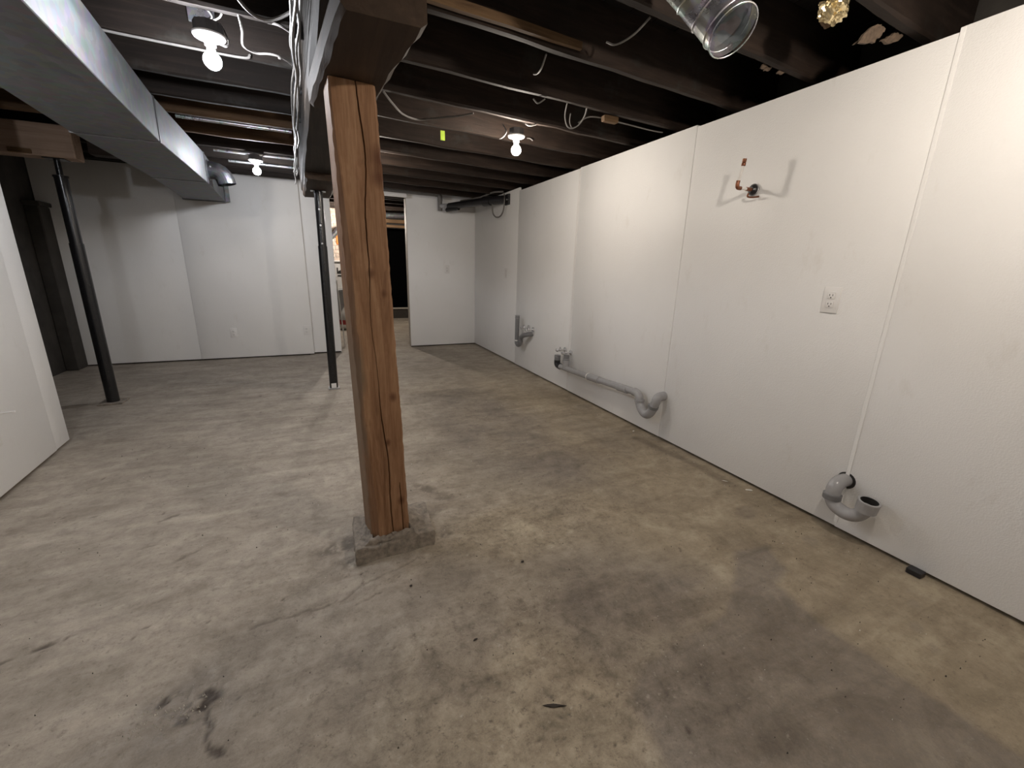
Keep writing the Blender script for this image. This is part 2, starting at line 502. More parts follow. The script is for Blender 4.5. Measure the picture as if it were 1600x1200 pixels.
def build_floor():
    xs = np.concatenate([np.arange(-2.9, -1.65, 0.06), np.arange(-1.65, 2.16, 0.0095), np.arange(2.16, 2.9, 0.06)])
    ys = np.concatenate([np.arange(-1.7, 0.2, 0.05), np.arange(0.2, 2.6, 0.0085), np.arange(2.6, 6.3, 0.022), np.arange(6.3, 10.6, 0.1)])
    X, Y = np.meshgrid(xs, ys)
    wx = X + (fbm(X * 5, Y * 5) - 0.5) * 0.16
    wy = Y + (fbm(X * 5 + 40, Y * 5 + 9) - 0.5) * 0.16
    wedge = [(.79, .75), (.70, .69), (.66, .48), (.5, -.2), (1.56, -.2), (1.52, .17), (1.497, .43), (1.481, .60), (1.517, .83), (1.637, .86), (1.708, 1.0), (1.547, 1.025), (1.40, .92), (1.2, .80), (1.0, .78)]
    middark = [(.66, 3.72), (1.10, 3.95), (1.455, 3.67), (1.528, 2.86), (1.42, 2.34), (1.563, 1.96), (1.348, 1.70), (1.03, 1.82), (.74, 1.94), (.60, 2.53)]
    post_shade = [(.62, 1.20), (.82, 1.30), (1.20, 1.15), (1.34, .95), (1.12, .72), (.82, .78), (.62, .92)]
    w2x, w2y = X + (fbm(X * 14, Y * 14) - .5) * .03, Y + (fbm(X * 14 + 5, Y * 14 + 5) - .5) * .03
    d = 0.92 * polymask(wedge, w2x, w2y, 0.018)
    d = np.maximum(d, 0.85 * polymask(middark, wx, wy, 0.16) * (0.45 + 0.9 * fbm(X * 4, Y * 4)))
    d = np.maximum(d, 0.95 * polymask(post_shade, wx, wy, 0.16) * (0.5 + 0.8 * fbm(X * 6 + 3, Y * 6)))  # shadow cast by the post, painted into the floor colour
    d = np.maximum(d, 0.42 * blob(wx, wy, 0.95, 4.9, 0.9, 0.8, 0.7))
    d = np.maximum(d, 0.40 * blob(wx, wy, -0.15, 0.95, 0.35, 0.5, 0.9, -0.5))
    d = np.maximum(d, 0.45 * blob(wx, wy, 0.30, 1.33, 0.30, 0.12, 0.8, 0.1))
    d = np.maximum(d, 0.50 * blob(wx, wy, 0.30, 0.98, 0.22, 0.13, 0.9, 0.7))
    # faint older marks
    d = np.maximum(d, 0.38 * np.clip((fbm(X * 1.7 + 3, Y * 1.2 + 8, 5) - 0.50) * 5, 0, 1) * np.clip((X + 0.6) / 1.0, 0.25, 1))
    # spots near the right wall
    for cx, cy, r in ((1.78, .50, .02), (1.72, .43, .016), (1.9, .56, .018), (1.86, 1.22, .05), (1.95, 2.3, .06), (1.75, 2.2, .09), (2.03, 2.95, .07), (1.93, .95, .03)):
        d = np.maximum(d, 0.40 * blob(w2x, w2y, cx, cy, r * 1.4, r, 0.6, 0.5))
    o = 0.25 + 0.75 * np.clip((wx - 0.15) / 1.3, 0, 1)
    o = np.maximum(o, 0.8 * blob(wx, wy, 0.75, 1.52, 0.45, 0.30, 0.9))
    o = np.maximum(o, 0.8 * blob(wx, wy, 0.35, 0.7, 0.55, 0.45, 0.9))
    o = np.clip(o * (1.15 - np.clip((Y - 2.6) / 4, 0, 0.7)), 0, 1)
    rp = np.maximum(blob(wx, wy, 0.75, 1.55, 0.5, 0.25, 0.9), blob(wx, wy, 0.45, 0.80, 0.65, 0.45, 0.9))
    rp = np.maximum(rp, 0.5 * polymask(middark, wx, wy, 0.3))
    rp = np.maximum(rp, 0.35 * blob(wx, wy, 0.1, 1.2, 0.8, 0.9, 0.9))
    # pits, cracks, scuffs
    p = np.zeros(X.shape)
    wn = fbm(X * 45, Y * 45, 3)
    for cx, cy, rx, ry, ro, k in ((-.385, 1.125, .062, .036, .9, .95), (-.475, 1.17, .030, .014, .8, .9), (-.41, 1.17, .10, .07, .6, .30), (-.85, 1.52, .055, .010, .35, .8), (-.94, 1.49, .03, .006, .3, .6),
                            (-.73, 2.20, .045, .012, .5, .6), (-.75, 1.98, .03, .008, .2, .5), (-.58, 1.86, .05, .012, .7, .5), (.44, 2.03, .11, .030, -.95, .45), (.50, 1.92, .05, .035, 0, .35), (-.02, 1.69, .09, .05, .3, .55), (.03, 1.56, .05, .04, 0, .5),
                            (.42, 1.60, .035, .02, .2, .6), (.36, 1.80, .10, .04, .2, .35)):
        p = np.maximum(p, k * blob(X, Y, cx, cy, rx, ry, 0.7, ro) * np.clip((wn - 0.32) * 4.5, 0, 1))
    for line, w, k in (([(.30, 1.50), (.18, 1.46), (.05, 1.42), (-.02, 1.37), (-.16, 1.36), (-.3, 1.35)], .004, .38), ([(-.375, 1.09), (-.36, 1.045), (-.35, 1.0), (-.335, .975), (-.31, .955)], .006, .75),
                       ([(.12, 1.37), (.02, 1.33)], .004, .4), ([(1.10, 2.74), (1.5, 2.88), (1.82, 2.95)], .006, .16), ([(2.0, 2.2), (2.06, 1.7), (2.05, 1.45)], .03, .35), ([(.57, .30), (.8, .35)], .004, .3)):
        dd = np.full(X.shape, 1e9)
        jx, jy = X + (fbm(X * 22, Y * 22) - .5) * .03, Y + (fbm(X * 22 + 9, Y * 22 + 3) - .5) * .03
        for a, b in zip(line, line[1:]):
            dd = np.minimum(dd, segdist(jx, jy, a, b))
        p = np.maximum(p, k * np.clip(1.6 - dd / w, 0, 1))
    sp = vnoise(X * 60, Y * 60)
    sp2 = vnoise(X * 2.1 + 50, Y * 2.1)
    p = np.maximum(p, 0.75 * np.clip((sp - 0.955) * 30, 0, 1) * np.clip((sp2 - .35) * 3, 0, 1))
    wet = np.clip(blob(X, Y, -.48, 1.13, .17, .10, .6, .6) + blob(X, Y, -.385, 1.08, .09, .07, .6), 0, 1) * np.clip((vnoise(X * 70, Y * 70) - .45) * 4, 0, 1)
    Z = (fbm(X * 3, Y * 3) - 0.5) * 0.006 + (fbm(X * 18, Y * 18) - 0.5) * 0.0022 - 0.004
    Z += -0.005 * p + wet * (vnoise(X * 110, Y * 110) - .5) * 0.004
    nx, ny = len(xs), len(ys)
    verts = np.stack([X, Y, Z], -1).reshape(-1, 3)
    idx = np.arange(nx * ny).reshape(ny, nx)
    faces = np.stack([idx[:-1, :-1], idx[:-1, 1:], idx[1:, 1:], idx[1:, :-1]], -1).reshape(-1, 4)
    me = bpy.data.meshes.new('floor')
    me.vertices.add(len(verts))
    me.vertices.foreach_set('co', verts.ravel())
    me.loops.add(faces.size)
    me.loops.foreach_set('vertex_index', faces.ravel().astype(np.int32))
    me.polygons.add(len(faces))
    me.polygons.foreach_set('loop_start', np.arange(0, faces.size, 4, dtype=np.int32))
    me.update(calc_edges=True)
    me.shade_smooth()
    for nm, a in (('stain_and_shade', d), ('stain_ochre', o), ('pit', p), ('rough_patch', rp), ('wet', wet)):
        at = me.attributes.new(nm, 'FLOAT', 'POINT')
        at.data.foreach_set('value', np.clip(a, 0, 1).ravel().astype(np.float32))
    me.materials.append(M['floor'])
    ob = bpy.data.objects.new('floor', me)
    COL.objects.link(ob)
    struct(ob, 'bare stained grey and ochre concrete basement floor')
build_floor()

# ------------------------------------------------------------------ walls
XR = 2.137
ZG = 0.012
def panel(parent, x0, x1, y0, y1, z0, z1, bev=0.004):
    return box('panel', x0, x1, y0, y1, z0, z1, M['panel'], parent, bev, seg=2)

wr = struct(box('wall_right', 2.165, 2.20, -1.6, 6.30, -0.01, 1.985, M['backing']), 'right wall clad in tall white panels')
for i, (a, b, off, top) in enumerate([(-1.6, -.25, 0, 2.0), (-.25, .966, .004, 2.008), (.966, 2.14, 0, 1.995), (2.14, 3.405, .004, 2.004), (3.405, 4.67, 0, 2.0), (4.67, 6.205, -.006, 2.035)]):
    panel(wr, XR - off, 2.165, a + .0004, b - .0004, ZG, top, .0025)
box('seam_strip', XR - .0065, XR - .0035, .956, .972, ZG + .02, 2.006, M['panel'], wr, .0012)
box('seam_strip', XR - .0055, XR - .0035, 3.395, 3.42, ZG + .02, 1.995, M['tape'], wr, .0008)
wo = struct(box('wall_outer', 2.55, 2.60, -1.7, 6.4, -0.01, 2.35, M['foundation']), 'dark foundation wall behind the right panels')

wb = struct(box('wall_back', -2.9, 2.2, 6.30, 6.34, 2.03, 2.35, M['backing']), 'white panelled back wall with an open doorway')
panel(wb, -2.50, -1.368, 6.005, 6.03, ZG, 2.10)
panel(wb, -1.3675, -0.143, 6.000, 6.03, ZG, 2.10)
panel(wb, -0.19, 0.190, 6.055, 6.085, ZG + .004, 2.16)
panel(wb, 1.155, 2.160, 6.215, 6.245, ZG, 2.16)
panel(wb, 0.190, 1.155, 6.12, 6.15, 2.028, 2.22)
box('backing', -2.9, 0.185, 6.09, 6.20, -.01, 2.2, M['backing'], wb)
box('backing', -2.9, -.19, 6.031, 6.09, -.01, 2.2, M['backing'], wb)
box('backing', 1.165, 2.2, 6.25, 6.32, -.01, 2.2, M['backing'], wb)
t1 = struct(box('trim_1', 1.150, 1.156, 6.21, 6.32, 0, 2.05, M['trim'], None, .001), 'thin pale edge of the doorway on its right')
t2 = struct(box('trim_2', 0.188, 0.194, 6.06, 6.20, 0, 2.05, M['tape'], None, .001), 'thin white edge of the doorway on its left')

# left partition of white panels, slightly skewed
wl = struct(finish('wall_left', bmesh.new(), M['backing']), 'left partition clad in white panels ending short of the recess')
ang = math.atan2(-0.053, 0.797)
def left_mtx():
    ex = Vector((-0.0663, 0.9978, 0)).normalized()     # along the wall, away from camera
    ey = Vector((ex.y, -ex.x, 0))                      # towards the room
    m = Matrix.Identity(4)
    m.col[0].xyz, m.col[1].xyz, m.col[2].xyz = ex, ey, (0, 0, 1)
    m.translation = Vector((-1.508, 2.657, 0))
    return m
LM = left_mtx()
bm = bmesh.new()
bm_box(bm, -4.2, .785, -.09, -.03, 0.0, 2.035, LM)
bm.to_mesh(wl.data); bm.free()
for a, b, off in ((-4.2, -1.76, 0), (-1.758, -.60, .0), (-.598, .612, .004), (.614, .800, 0)):
    box('panel', a, b, -.03, off, ZG + .004, 2.03, M['panel'], wl, .004, LM, 2)
box('panel', .786, .800, -.115, -.031, ZG, 2.03, M['panel'], wl, .003, LM, 2)

struct(box('wall_recess', -2.56, -2.51, -1.7, 6.3, -0.01, 2.35, M['foundation']), 'dark bare foundation wall in the recess at far left')
wf = struct(box('wall_front', -2.6, 2.6, -1.70, -1.64, -0.01, 2.35, M['backing']), 'white panelled wall behind the camera')
for i in range(4):
    panel(wf, -2.5 + i * 1.22, -2.5 + (i + 1) * 1.22 - .003, -1.64, -1.61, ZG, 2.02)
panel(wf, 2.38, 2.5, -1.64, -1.61, ZG, 2.02)

# bare concrete pier standing between recess wall and back panels
pb = thing('concrete_pier', 'dark narrow concrete pier in the left recess against the back wall', 'pier', (-2.47, 5.9, 0))
box('shaft', -2.51, -2.40, 5.80, 6.0, 0, 1.62, M['foundation'], pb, .008)
box('cap', -2.51, -2.38, 5.77, 6.0, 1.62, 1.66, M['foundation'], pb, .006)

# ------------------------------------------------------------------ ceiling: subfloor, planks and joists
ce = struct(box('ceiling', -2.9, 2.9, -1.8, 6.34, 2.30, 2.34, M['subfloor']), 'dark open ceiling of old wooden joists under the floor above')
pm_ = None
for i in range(36):
    x0 = -2.55 + i * 0.145
    if pm_ is None:
        pm_ = box('plank', 0, .142, -1.75, 6.3, 0, .022, M['subfloor'], ce, .002)
        pm_.location = (x0, 0, 2.268)
    else:
        q = pm_.copy(); COL.objects.link(q)
        q.location = (x0, 0, 2.268 + random.uniform(-.002, .002))

def joist(x0, x1, yfar0, xref, slope, w, zb, zt, mat, seed):
    """timber running across the room; its far bottom edge passes through (xref, yfar0)"""
    r = random.Random(seed)
    bm = bmesh.new()
    n = 14
    rings = []
    ph = r.uniform(0, 6)
    for k in range(n + 1):
        x = x0 + (x1 - x0) * k / n
        y = yfar0 + slope * (x - xref) + .004 * math.sin(x * 2.3 + ph)
        dz = r.uniform(-.0035, .0035)
        dy = r.uniform(-.0025, .0025)
        c = .006 + r.uniform(0, .005)
        prof = [(y - w + c, zb + dz), (y - c, zb + dz + r.uniform(0, .003)), (y + dy, zb + c), (y, zt), (y - w, zt), (y - w + dy, zb + c)]
        rings.append([bm.verts.new((x, a, b)) for a, b in prof])
    for a, b in zip(rings, rings[1:]):
        for k in range(6):
            bm.faces.new((a[k], b[k], b[(k + 1) % 6], a[(k + 1) % 6]))
    bm.faces.new(rings[0]); bm.faces.new(rings[-1][::-1])
    bmesh.ops.recalc_face_normals(bm, faces=bm.faces[:])
    return finish('joist', bm, mat, ce, angle=25)
RIGHT_J = [-1.12, -.70, -.28, .14, .56, .98, 1.40, 1.82, 2.25, 2.645, 3.066, 3.51, 3.93, 4.35, 4.77, 5.19, 5.60]
LEFT_J = [-1.2, -.8, -.4, .0, .4, .86, 1.31, 1.745, 2.17, 2.57, 2.95, 3.32, 3.63, 4.10, 4.50, 4.90, 5.30, 5.62]
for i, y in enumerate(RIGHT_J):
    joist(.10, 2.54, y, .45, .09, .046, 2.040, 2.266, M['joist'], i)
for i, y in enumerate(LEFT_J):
    joist(-2.50, .24, y, -.40, .02, .046, 2.040, 2.266, M['joist_new'] if i in (12, 13) else M['joist_darkened'], 100 + i)

# ------------------------------------------------------------------ beam, bolsters, posts
def xc(y):
    return 0.184 - 0.041 * (y - 1.26)
def rough_beam(name, y0, y1, cx, w, z0, z1, mat, seed, n=30, jit=.004, parent=None):
    r = random.Random(seed)
    bm = bmesh.new()
    rings = []
    for k in range(n + 1):
        y = y0 + (y1 - y0) * k / n
        c = cx(y)
        h = w / 2
        ch = .010 + r.uniform(0, .008)
        j = lambda: r.uniform(-jit, jit)
        prof = [(c - h + ch, z0 + j()), (c, z0 + j()), (c + h - ch, z0 + j()), (c + h + j(), z0 + ch), (c + h, z1), (c - h, z1), (c - h + j(), z0 + ch)]
        rings.append([bm.verts.new((a, y, b)) for a, b in prof])
    m = len(rings[0])
    for a, b in zip(rings, rings[1:]):
        for k in range(m):
            bm.faces.new((a[k], a[(k + 1) % m], b[(k + 1) % m], b[k]))
    bm.faces.new(rings[0]); bm.faces.new(rings[-1])
    bmesh.ops.recalc_face_normals(bm, faces=bm.faces[:])
    return finish(name, bm, mat, parent, angle=28)
beam = rough_beam('support_beam', -1.6, 4.72, xc, .262, 1.802, 2.036, M['beam'], 3)
tag(beam, 'old dark timber beam carrying the joists above the wooden post', 'beam')
bo1 = rough_beam('bolster', 1.24, 1.98, lambda y: .198 - .104 * (y - 1.24) + 0, .205, 1.722, 1.800, M['bolster'], 5, 12, .003)
tag(bo1, 'short brown timber block between wooden post and beam', 'timber block')
bo2 = rough_beam('bolster', 3.72, 4.70, lambda y: xc(y), .235, 1.752, 1.800, M['bolster'], 8, 12, .003)
tag(bo2, 'short timber block between beam and black steel column at doorway', 'timber block')

def build_post():
    t = thing('wooden_post', 'square brown timber post standing in the middle of the room', 'post', (.18, 1.65, 0))
    bm = bmesh.new()
    r = random.Random(11)
    Z = np.linspace(.060, 1.720, 90)
    w = .150
    rings = []
    for z in Z:
        f_ = (z - .07) / 1.65
        fl = Vector((.112 + (.076 - .112) * f_, 1.560 + (1.633 - 1.560) * f_, z))
        a = math.radians(8.5 - 4.5 * f_)
        ex, ey = Vector((math.cos(a), math.sin(a), 0)), Vector((-math.sin(a), math.cos(a), 0))
        ww = w * (1.0 if z < 1.0 else 1.0 - .03 * (z - 1.0))
        crack = .50 + .05 * math.sin(z * 5.3) + .02 * math.sin(z * 17 + 1)
        dep = .016 * (.45 + .55 * abs(math.sin(z * 4.1 + .4))) if z > .72 else .010
        cw = .0009 + .0022 * abs(math.sin(z * 2.6 + .9)) ** 2
        crack += .07 / (1 + math.exp(-(z - 1.38) * 22)) + r.uniform(-.006, .006)
        cr2 = .80 + .02 * math.sin(z * 9)
        d2 = .012 if z < .30 else 0.0
        wl_ = .012 + .006 * math.sin(z * 6 + 1) + (.006 if z < .9 else 0)
        wr_ = .007 + .003 * math.sin(z * 8)
        jt = lambda s=.0015: r.uniform(-s, s)
        P = [(wl_, 0 + jt()), (crack * ww - .02, jt()), (crack * ww - cw, jt(.0006)), (crack * ww, dep), (crack * ww + cw, jt(.0006)), (cr2 * ww - .006, jt()), (cr2 * ww - .002, 0), (cr2 * ww, d2), (cr2 * ww + .002, 0),
             (ww - wr_, jt()), (ww + jt(), wr_), (ww + jt(), ww * .5), (ww, ww - .008), (ww - .008, ww), (ww * .5, ww + jt()), (.01, ww), (0, ww - .01), (jt(), ww * .55 + jt(.004)), (jt(.002), ww * .3), (jt(.002), wl_ * 1.3)]
        rings.append([bm.verts.new(fl + ex * p - 0 * ey + ey * q) for p, q in P])
    m = len(rings[0])
    for a, b in zip(rings, rings[1:]):
        for k in range(m):
            bm.faces.new((a[k], a[(k + 1) % m], b[(k + 1) % m], b[k]))
    bm.faces.new(rings[0][::-1]); bm.faces.new(rings[-1])
    for v in bm.verts:
        v.co -= Vector((.18, 1.65, 0))
    bmesh.ops.recalc_face_normals(bm, faces=bm.faces[:])
    me = bpy.data.meshes.new('shaft'); bm.to_mesh(me); bm.free()
    me.shade_smooth(); me.set_sharp_from_angle(angle=math.radians(28))
    me.materials.append(M['post'])
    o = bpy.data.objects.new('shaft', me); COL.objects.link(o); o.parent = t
build_post()

def build_footing():
    t = thing('concrete_footing', 'low rough concrete block under the wooden post', 'footing', (.21, 1.68, 0))
    bm = bmesh.new()
    bm_box(bm, .050, .372, 1.545, 1.80, -.012, .064)
    bmesh.ops.bevel(bm, geom=bm.edges[:], offset=.006, segments=2, affect='EDGES', profile=.5)
    bmesh.ops.subdivide_edges(bm, edges=bm.edges[:], cuts=9, use_grid_fill=True)
    rr = random.Random(4)
    for v in bm.verts:
        n = fbm(np.array([v.co.x * 30 + v.co.z * 20]), np.array([v.co.y * 30 + v.co.z * 13]))[0] - .5
        n2 = fbm(np.array([v.co.x * 90 + v.co.z * 60]), np.array([v.co.y * 90 + v.co.z * 50]), 2)[0] - .5
        n = n * 1.5 + n2 * .5
        v.co += Vector((n * .012 + (.03 * (v.co.y - 1.545) - .012), n * .013 + .06 * (v.co.x - .2), n * .010 if v.co.z > .03 else 0))
    finish('block', bm, M['concrete'], t, angle=50)
    # mortar smeared round the foot of the post
    bm = bmesh.new()
    n, mth = 9, 40
    rings = []
    for i in range(n):
        f_ = i / (n - 1)
        ring = []
        for k in range(mth):
            a = 2 * math.pi * k / mth
            sx, sy = math.cos(a), math.sin(a)
            q = max(abs(sx), abs(sy))
            base = .082 + .055 * f_ + (.05 * f_ if (sx > .1 and sy > -.2) else 0) + .012 * math.sin(k * 2.1) * f_
            nz = fbm(np.array([sx * 4 + f_ * 3 + 9]), np.array([sy * 4 + f_ * 3 + 5]))[0] - .5
            x = .185 + sx / q * base * .93
            y = 1.645 + sy / q * base * .93
            front = 1.0 if sy < -.6 else 0.0
            y = max(y, 1.551)
            z = .060 + (.032 * (1 - f_) ** .8) + nz * .030 - .010 * f_ + .006 * math.sin(k * 1.7 + i * 2.3) * (1 - f_)
            if sx > .1 and sy > -.2:
                z += .012 * (1 - f_)
            ring.append(bm.verts.new((x, y, z)))
        rings.append(ring)
    for a, b in zip(rings, rings[1:]):
        for k in range(mth):
            bm.faces.new((a[k], a[(k + 1) % mth], b[(k + 1) % mth], b[k]))
    bmesh.ops.recalc_face_normals(bm, faces=bm.faces[:])
    finish('mortar', bm, M['concrete'], t, angle=60)
    for x, y, z, s in ((.105, 1.549, .050, .006), (.135, 1.549, .056, .007), (.17, 1.548, .052, .005)):
        bm = bmesh.new()
        bmesh.ops.create_icosphere(bm, subdivisions=1, radius=s)
        for v in bm.verts:
            v.co = Vector((v.co.x * 1.3, v.co.y * .7, v.co.z)) * rr.uniform(.7, 1.2) + Vector((x, y, z))
        finish('pale_chip', bm, M['grit_pale'], t)
build_footing()

def steel_column(x, y, r, ztop, zscrew, label, rod=.016, cap=None, base=.12, mid=None, xt=0):
    t = thing('steel_column', label, 'column', (x, y, 0))
    box('base_plate', x - base / 2, x + base / 2, y - base / 2, y + base / 2, -.004, .008, M['steel'] if base < .13 else M['concrete'], t, .002)
    zm = mid or ztop * .72
    tube('tube', [(x, y, .006), (x + xt * zm / ztop, y, zm)], r, M['black'], t, 24)
    tube('upper_tube', [(x + xt * zm / ztop, y, zm - .003), (x + xt, y, ztop)], r * .90, M['black'], t, 24)
    lathe('collar', [(r * .9, 0), (r * 1.03, .001), (r * 1.03, .012), (r * .9, .013), (0, .013)], M['black'], t, 24, (x + xt, y, ztop - .012))
    tube('screw', [(x + xt, y, ztop), (x + xt, y, zscrew - .006)], rod, M['black'], t, 14)
    box('head_plate', x + xt - .06, x + xt + .06, y - .05, y + .05, zscrew - .006, zscrew, M['black'], t, .001)
    return t
c1 = steel_column(-1.648, 4.372, .042, 1.715, 1.825, 'black steel column under the tan beam by the left recess', rod=.018, base=.16, mid=1.25)
c2 = steel_column(.040, 4.248, .0375, 1.742, 1.752, 'black steel column with pin holes under the beam near the doorway', rod=.03, base=.10, mid=1.30, xt=.012)
for z in (1.60, 1.47, 1.32):
    lathe('pin', [(.008, 0), (.008, .003), (0, .004)], M['steel'], c2, 10, (.048, 4.248 - .0345, z), (0, -1, 0))
box('tag', .018, .062, 4.2085, 4.2095, .01, .055, M['pex'], c2)
# tan header over the left column
tb = thing('short_beam', 'short tan timber beam above the left black column', 'beam', (-2.0, 4.37, 1.83))
box('timber', -2.50, -1.515, 4.30, 4.44, 1.826, 2.036, M['tan'], tb, .006)
box('wedge', -1.86, -1.74, 4.285, 4.2995, 1.832, 1.862, M['lath'], tb, .003)
# dark timber just behind it, under the duct
dt = box('stub_timber', -1.50, -1.335, 4.48, 4.60, 1.90, 2.036, M['joist'], None, .004)
tag(dt, 'dark brown timber stub hanging behind the duct beside the tan beam', 'timber block')

# ------------------------------------------------------------------ rectangular duct
def build_duct():
    t = thing('rectangular_duct', 'long rectangular galvanized duct hanging under the joists at left', 'duct', (-.9, 3, 1.79))
    S = [(-1.2, -.835, -.430), (1.10, -.975, -.597), (3.245, -1.140, -.758), (4.60, -1.170, -.796), (5.93, -1.270, -.886)]
    zb, zt = 1.79, 2.022
    for (ya, la, ra), (yb, lb, rb) in zip(S, S[1:]):
        bm = bmesh.new()
        vs = [bm.verts.new(p) for p in ((la, ya, zb), (ra, ya, zb), (ra, ya, zt), (la, ya, zt), (lb, yb, zb), (rb, yb, zb), (rb, yb, zt), (lb, yb, zt))]
        for q in ((0, 1, 5, 4), (1, 2, 6, 5), (2, 3, 7, 6), (3, 0, 4, 7), (0, 3, 2, 1), (4, 5, 6, 7)):
            bm.faces.new([vs[i] for i in q])
        bmesh.ops.bevel(bm, geom=bm.edges[:], offset=.003, segments=1, affect='EDGES', profile=.5)
        bmesh.ops.recalc_face_normals(bm, faces=bm.faces[:])
        finish('section', bm, M['galv'], t)
    for (y, l, r_) in S[1:4]:
        e = .004
        bm = bmesh.new()
        bm_box(bm, l - e, r_ + e, y - .010, y + .010, zb - e, zb + .001)
        bm_box(bm, r_ - .001, r_ + e, y - .010, y + .010, zb, zt)
        bm_box(bm, l - e, l + .001, y - .010, y + .010, zb, zt)
        finish('seam_cleat', bm, M['cleat'], t)
    y, l, r_ = S[4]
    box('end_flange', l - .006, r_ + .006, y - .02, y + .03, zb - .008, zb + .012, M['cleat'], t, .001)
    box('hanger_strap', r_ + .004, r_ + .045, y + .012, y + .016, zb, 2.05, M['galv_dull'], t)
    # round take-off with gored elbow on its right side
    ya, x0, z0 = 4.72, -.80, 1.905
    bm = bmesh.new()
    pts = [Vector((x0 - .02, ya, z0)), Vector((x0 + .035, ya, z0))]
    for k in range(1, 5):
        a = math.radians(80 * k / 4)
        pts.append(Vector((x0 + .035 + .085 * math.sin(a), ya, z0 - .085 * (1 - math.cos(a)))))
    pts.append(pts[-1] + Vector((.008, 0, -.035)))
    rings = bm_tube(bm, pts, .072, 24, (False, False))
    bmesh.ops.solidify(bm, geom=bm.faces[:], thickness=.0015)
    finish('takeoff_elbow', bm, M['galv_dull'], t, angle=15)
    tube('takeoff_collar', [(x0 - .004, ya, z0), (x0 + .008, ya, z0)], .080, M['galv_dull'], t, 24)
    lathe('rivet', [(.008, 0), (.007, .003), (0, .005)], M['steel'], t, 8, (x0 + .03, ya - .070, z0 + .02), (0, -1, .2))
build_duct()

# round elbow at the top right
def build_round_duct():
    t = thing('round_duct', 'shiny round galvanized elbow duct hanging open above the right wall', 'duct', (1.19, 1.15, 1.9))
    O = Vector((1.185, 1.096, 1.847)); n = Vector((.045, -.6725, -.739)).normalized()
    P0, P3 = Vector((.95, 1.23, 2.085)), O
    P1, P2 = P0 + Vector((.12, -.01, -.04)), O - n * .09
    n2 = 16
    pts = []
    for k in range(n2 + 1):
        s = k / n2
        pts.append(P0 * (1 - s) ** 3 + P1 * 3 * s * (1 - s) ** 2 + P2 * 3 * s * s * (1 - s) + P3 * s ** 3)
    pts.insert(0, Vector((.55, 1.24, 2.15)))
    # straight pipe, then gores
    idx = [0, 2, 6, 9, 12, 15, 17]
    gp = [pts[i] for i in idx]
    bm = bmesh.new()
    bm_tube(bm, gp, .0715, 36, (False, False))
    bmesh.ops.solidify(bm, geom=bm.faces[:], thickness=.0012)
    finish('elbow', bm, M['galv_new'], t, angle=10)
    for i in (6, 9, 12, 15):
        d = (pts[i + 1] - pts[i - 1]).normalized()
        tube('bead', [pts[i] - d * .004, pts[i], pts[i] + d * .004], [.0722, .0755, .0722], M['galv_new'], t, 36, (False, False), 80)
    # rolled rim and inner bead at the mouth
    bm = bmesh.new()
    e1 = n.orthogonal().normalized(); e2 = n.cross(e1)
    for off, R_, rr in ((0, .0715, .0022), (-.030, .0695, .0022)):
        prev = None
        rings = []
        for k in range(36):
            a = 2 * math.pi * k / 36
            c = O + n * off + (e1 * math.cos(a) + e2 * math.sin(a)) * R_
            rd = (e1 * math.cos(a) + e2 * math.sin(a))
            rings.append([bm.verts.new(c + (rd * math.cos(b) + n * math.sin(b)) * rr) for b in [2 * math.pi * q / 6 for q in range(6)]])
        for k in range(36):
            a_, b_ = rings[k], rings[(k + 1) % 36]
            for q in range(6):
                bm.faces.new((a_[q], b_[q], b_[(q + 1) % 6], a_[(q + 1) % 6]))
    bmesh.ops.recalc_face_normals(bm, faces=bm.faces[:])
    finish('rim', bm, M['galv_new'], t, angle=80)
build_round_duct()

# ------------------------------------------------------------------ bulbs on lampholders
def lamp(x, y, zb, col, strength, label, k):
    t = thing('ceiling_bulb', label, 'light bulb', (x, y, zb))
    me_mat = mat_emit('bulb_glow_%d' % k, col, strength)
    R_ = .031
    prof = [(0, -R_)]
    for i in range(1, 13):
        a = math.radians(-90 + 150 * i / 12)
        prof.append((R_ * math.cos(a), R_ * math.sin(a)))
    prof += [(.0135, .036), (.013, .043)]
    bl = lathe('bulb', prof, me_mat, t, 20, (x, y, zb), angle=60)
    lathe('bulb_base', [(.0132, .043), (.0132, .052), (0, .052)], M['steel'], bl, 16, (x, y, zb))
    zd = zb + .075
    lathe('socket', [(.0145, -.026), (.019, -.026), (.021, -.008), (.026, 0)], M['porcelain'], t, 20, (x, y, zd))
    lathe('lampholder', [(.024, -.006), (.040, -.004), (.052, .000), (.056, .006), (.056, .010), (0, .012)], M['porcelain'], t, 28, (x, y, zd))
    lathe('junction_box', [(.050, .010), (.050, .048), (0, .048)], M['cleat'], t, 8, (x, y, zd), angle=20)
    return t
for k, b in enumerate(BULBS):
    lamp(*b, k)

# bracket and paper tag by the first fixture
hb = thing('hanger_bracket', 'small white metal bracket nailed to a joist above the cool bulb', 'bracket', (-.36, 2.51, 2.15))
box('plate', -.415, -.318, 2.508, 2.521, 2.130, 2.188, M['galv_new'], hb, .001)
tube('wire_clip', catmull([(-.345, 2.50, 2.19), (-.325, 2.495, 2.155), (-.345, 2.49, 2.128), (-.30, 2.48, 2.15), (-.285, 2.47, 2.165)], 5), .0035, M['white'], hb, 8)

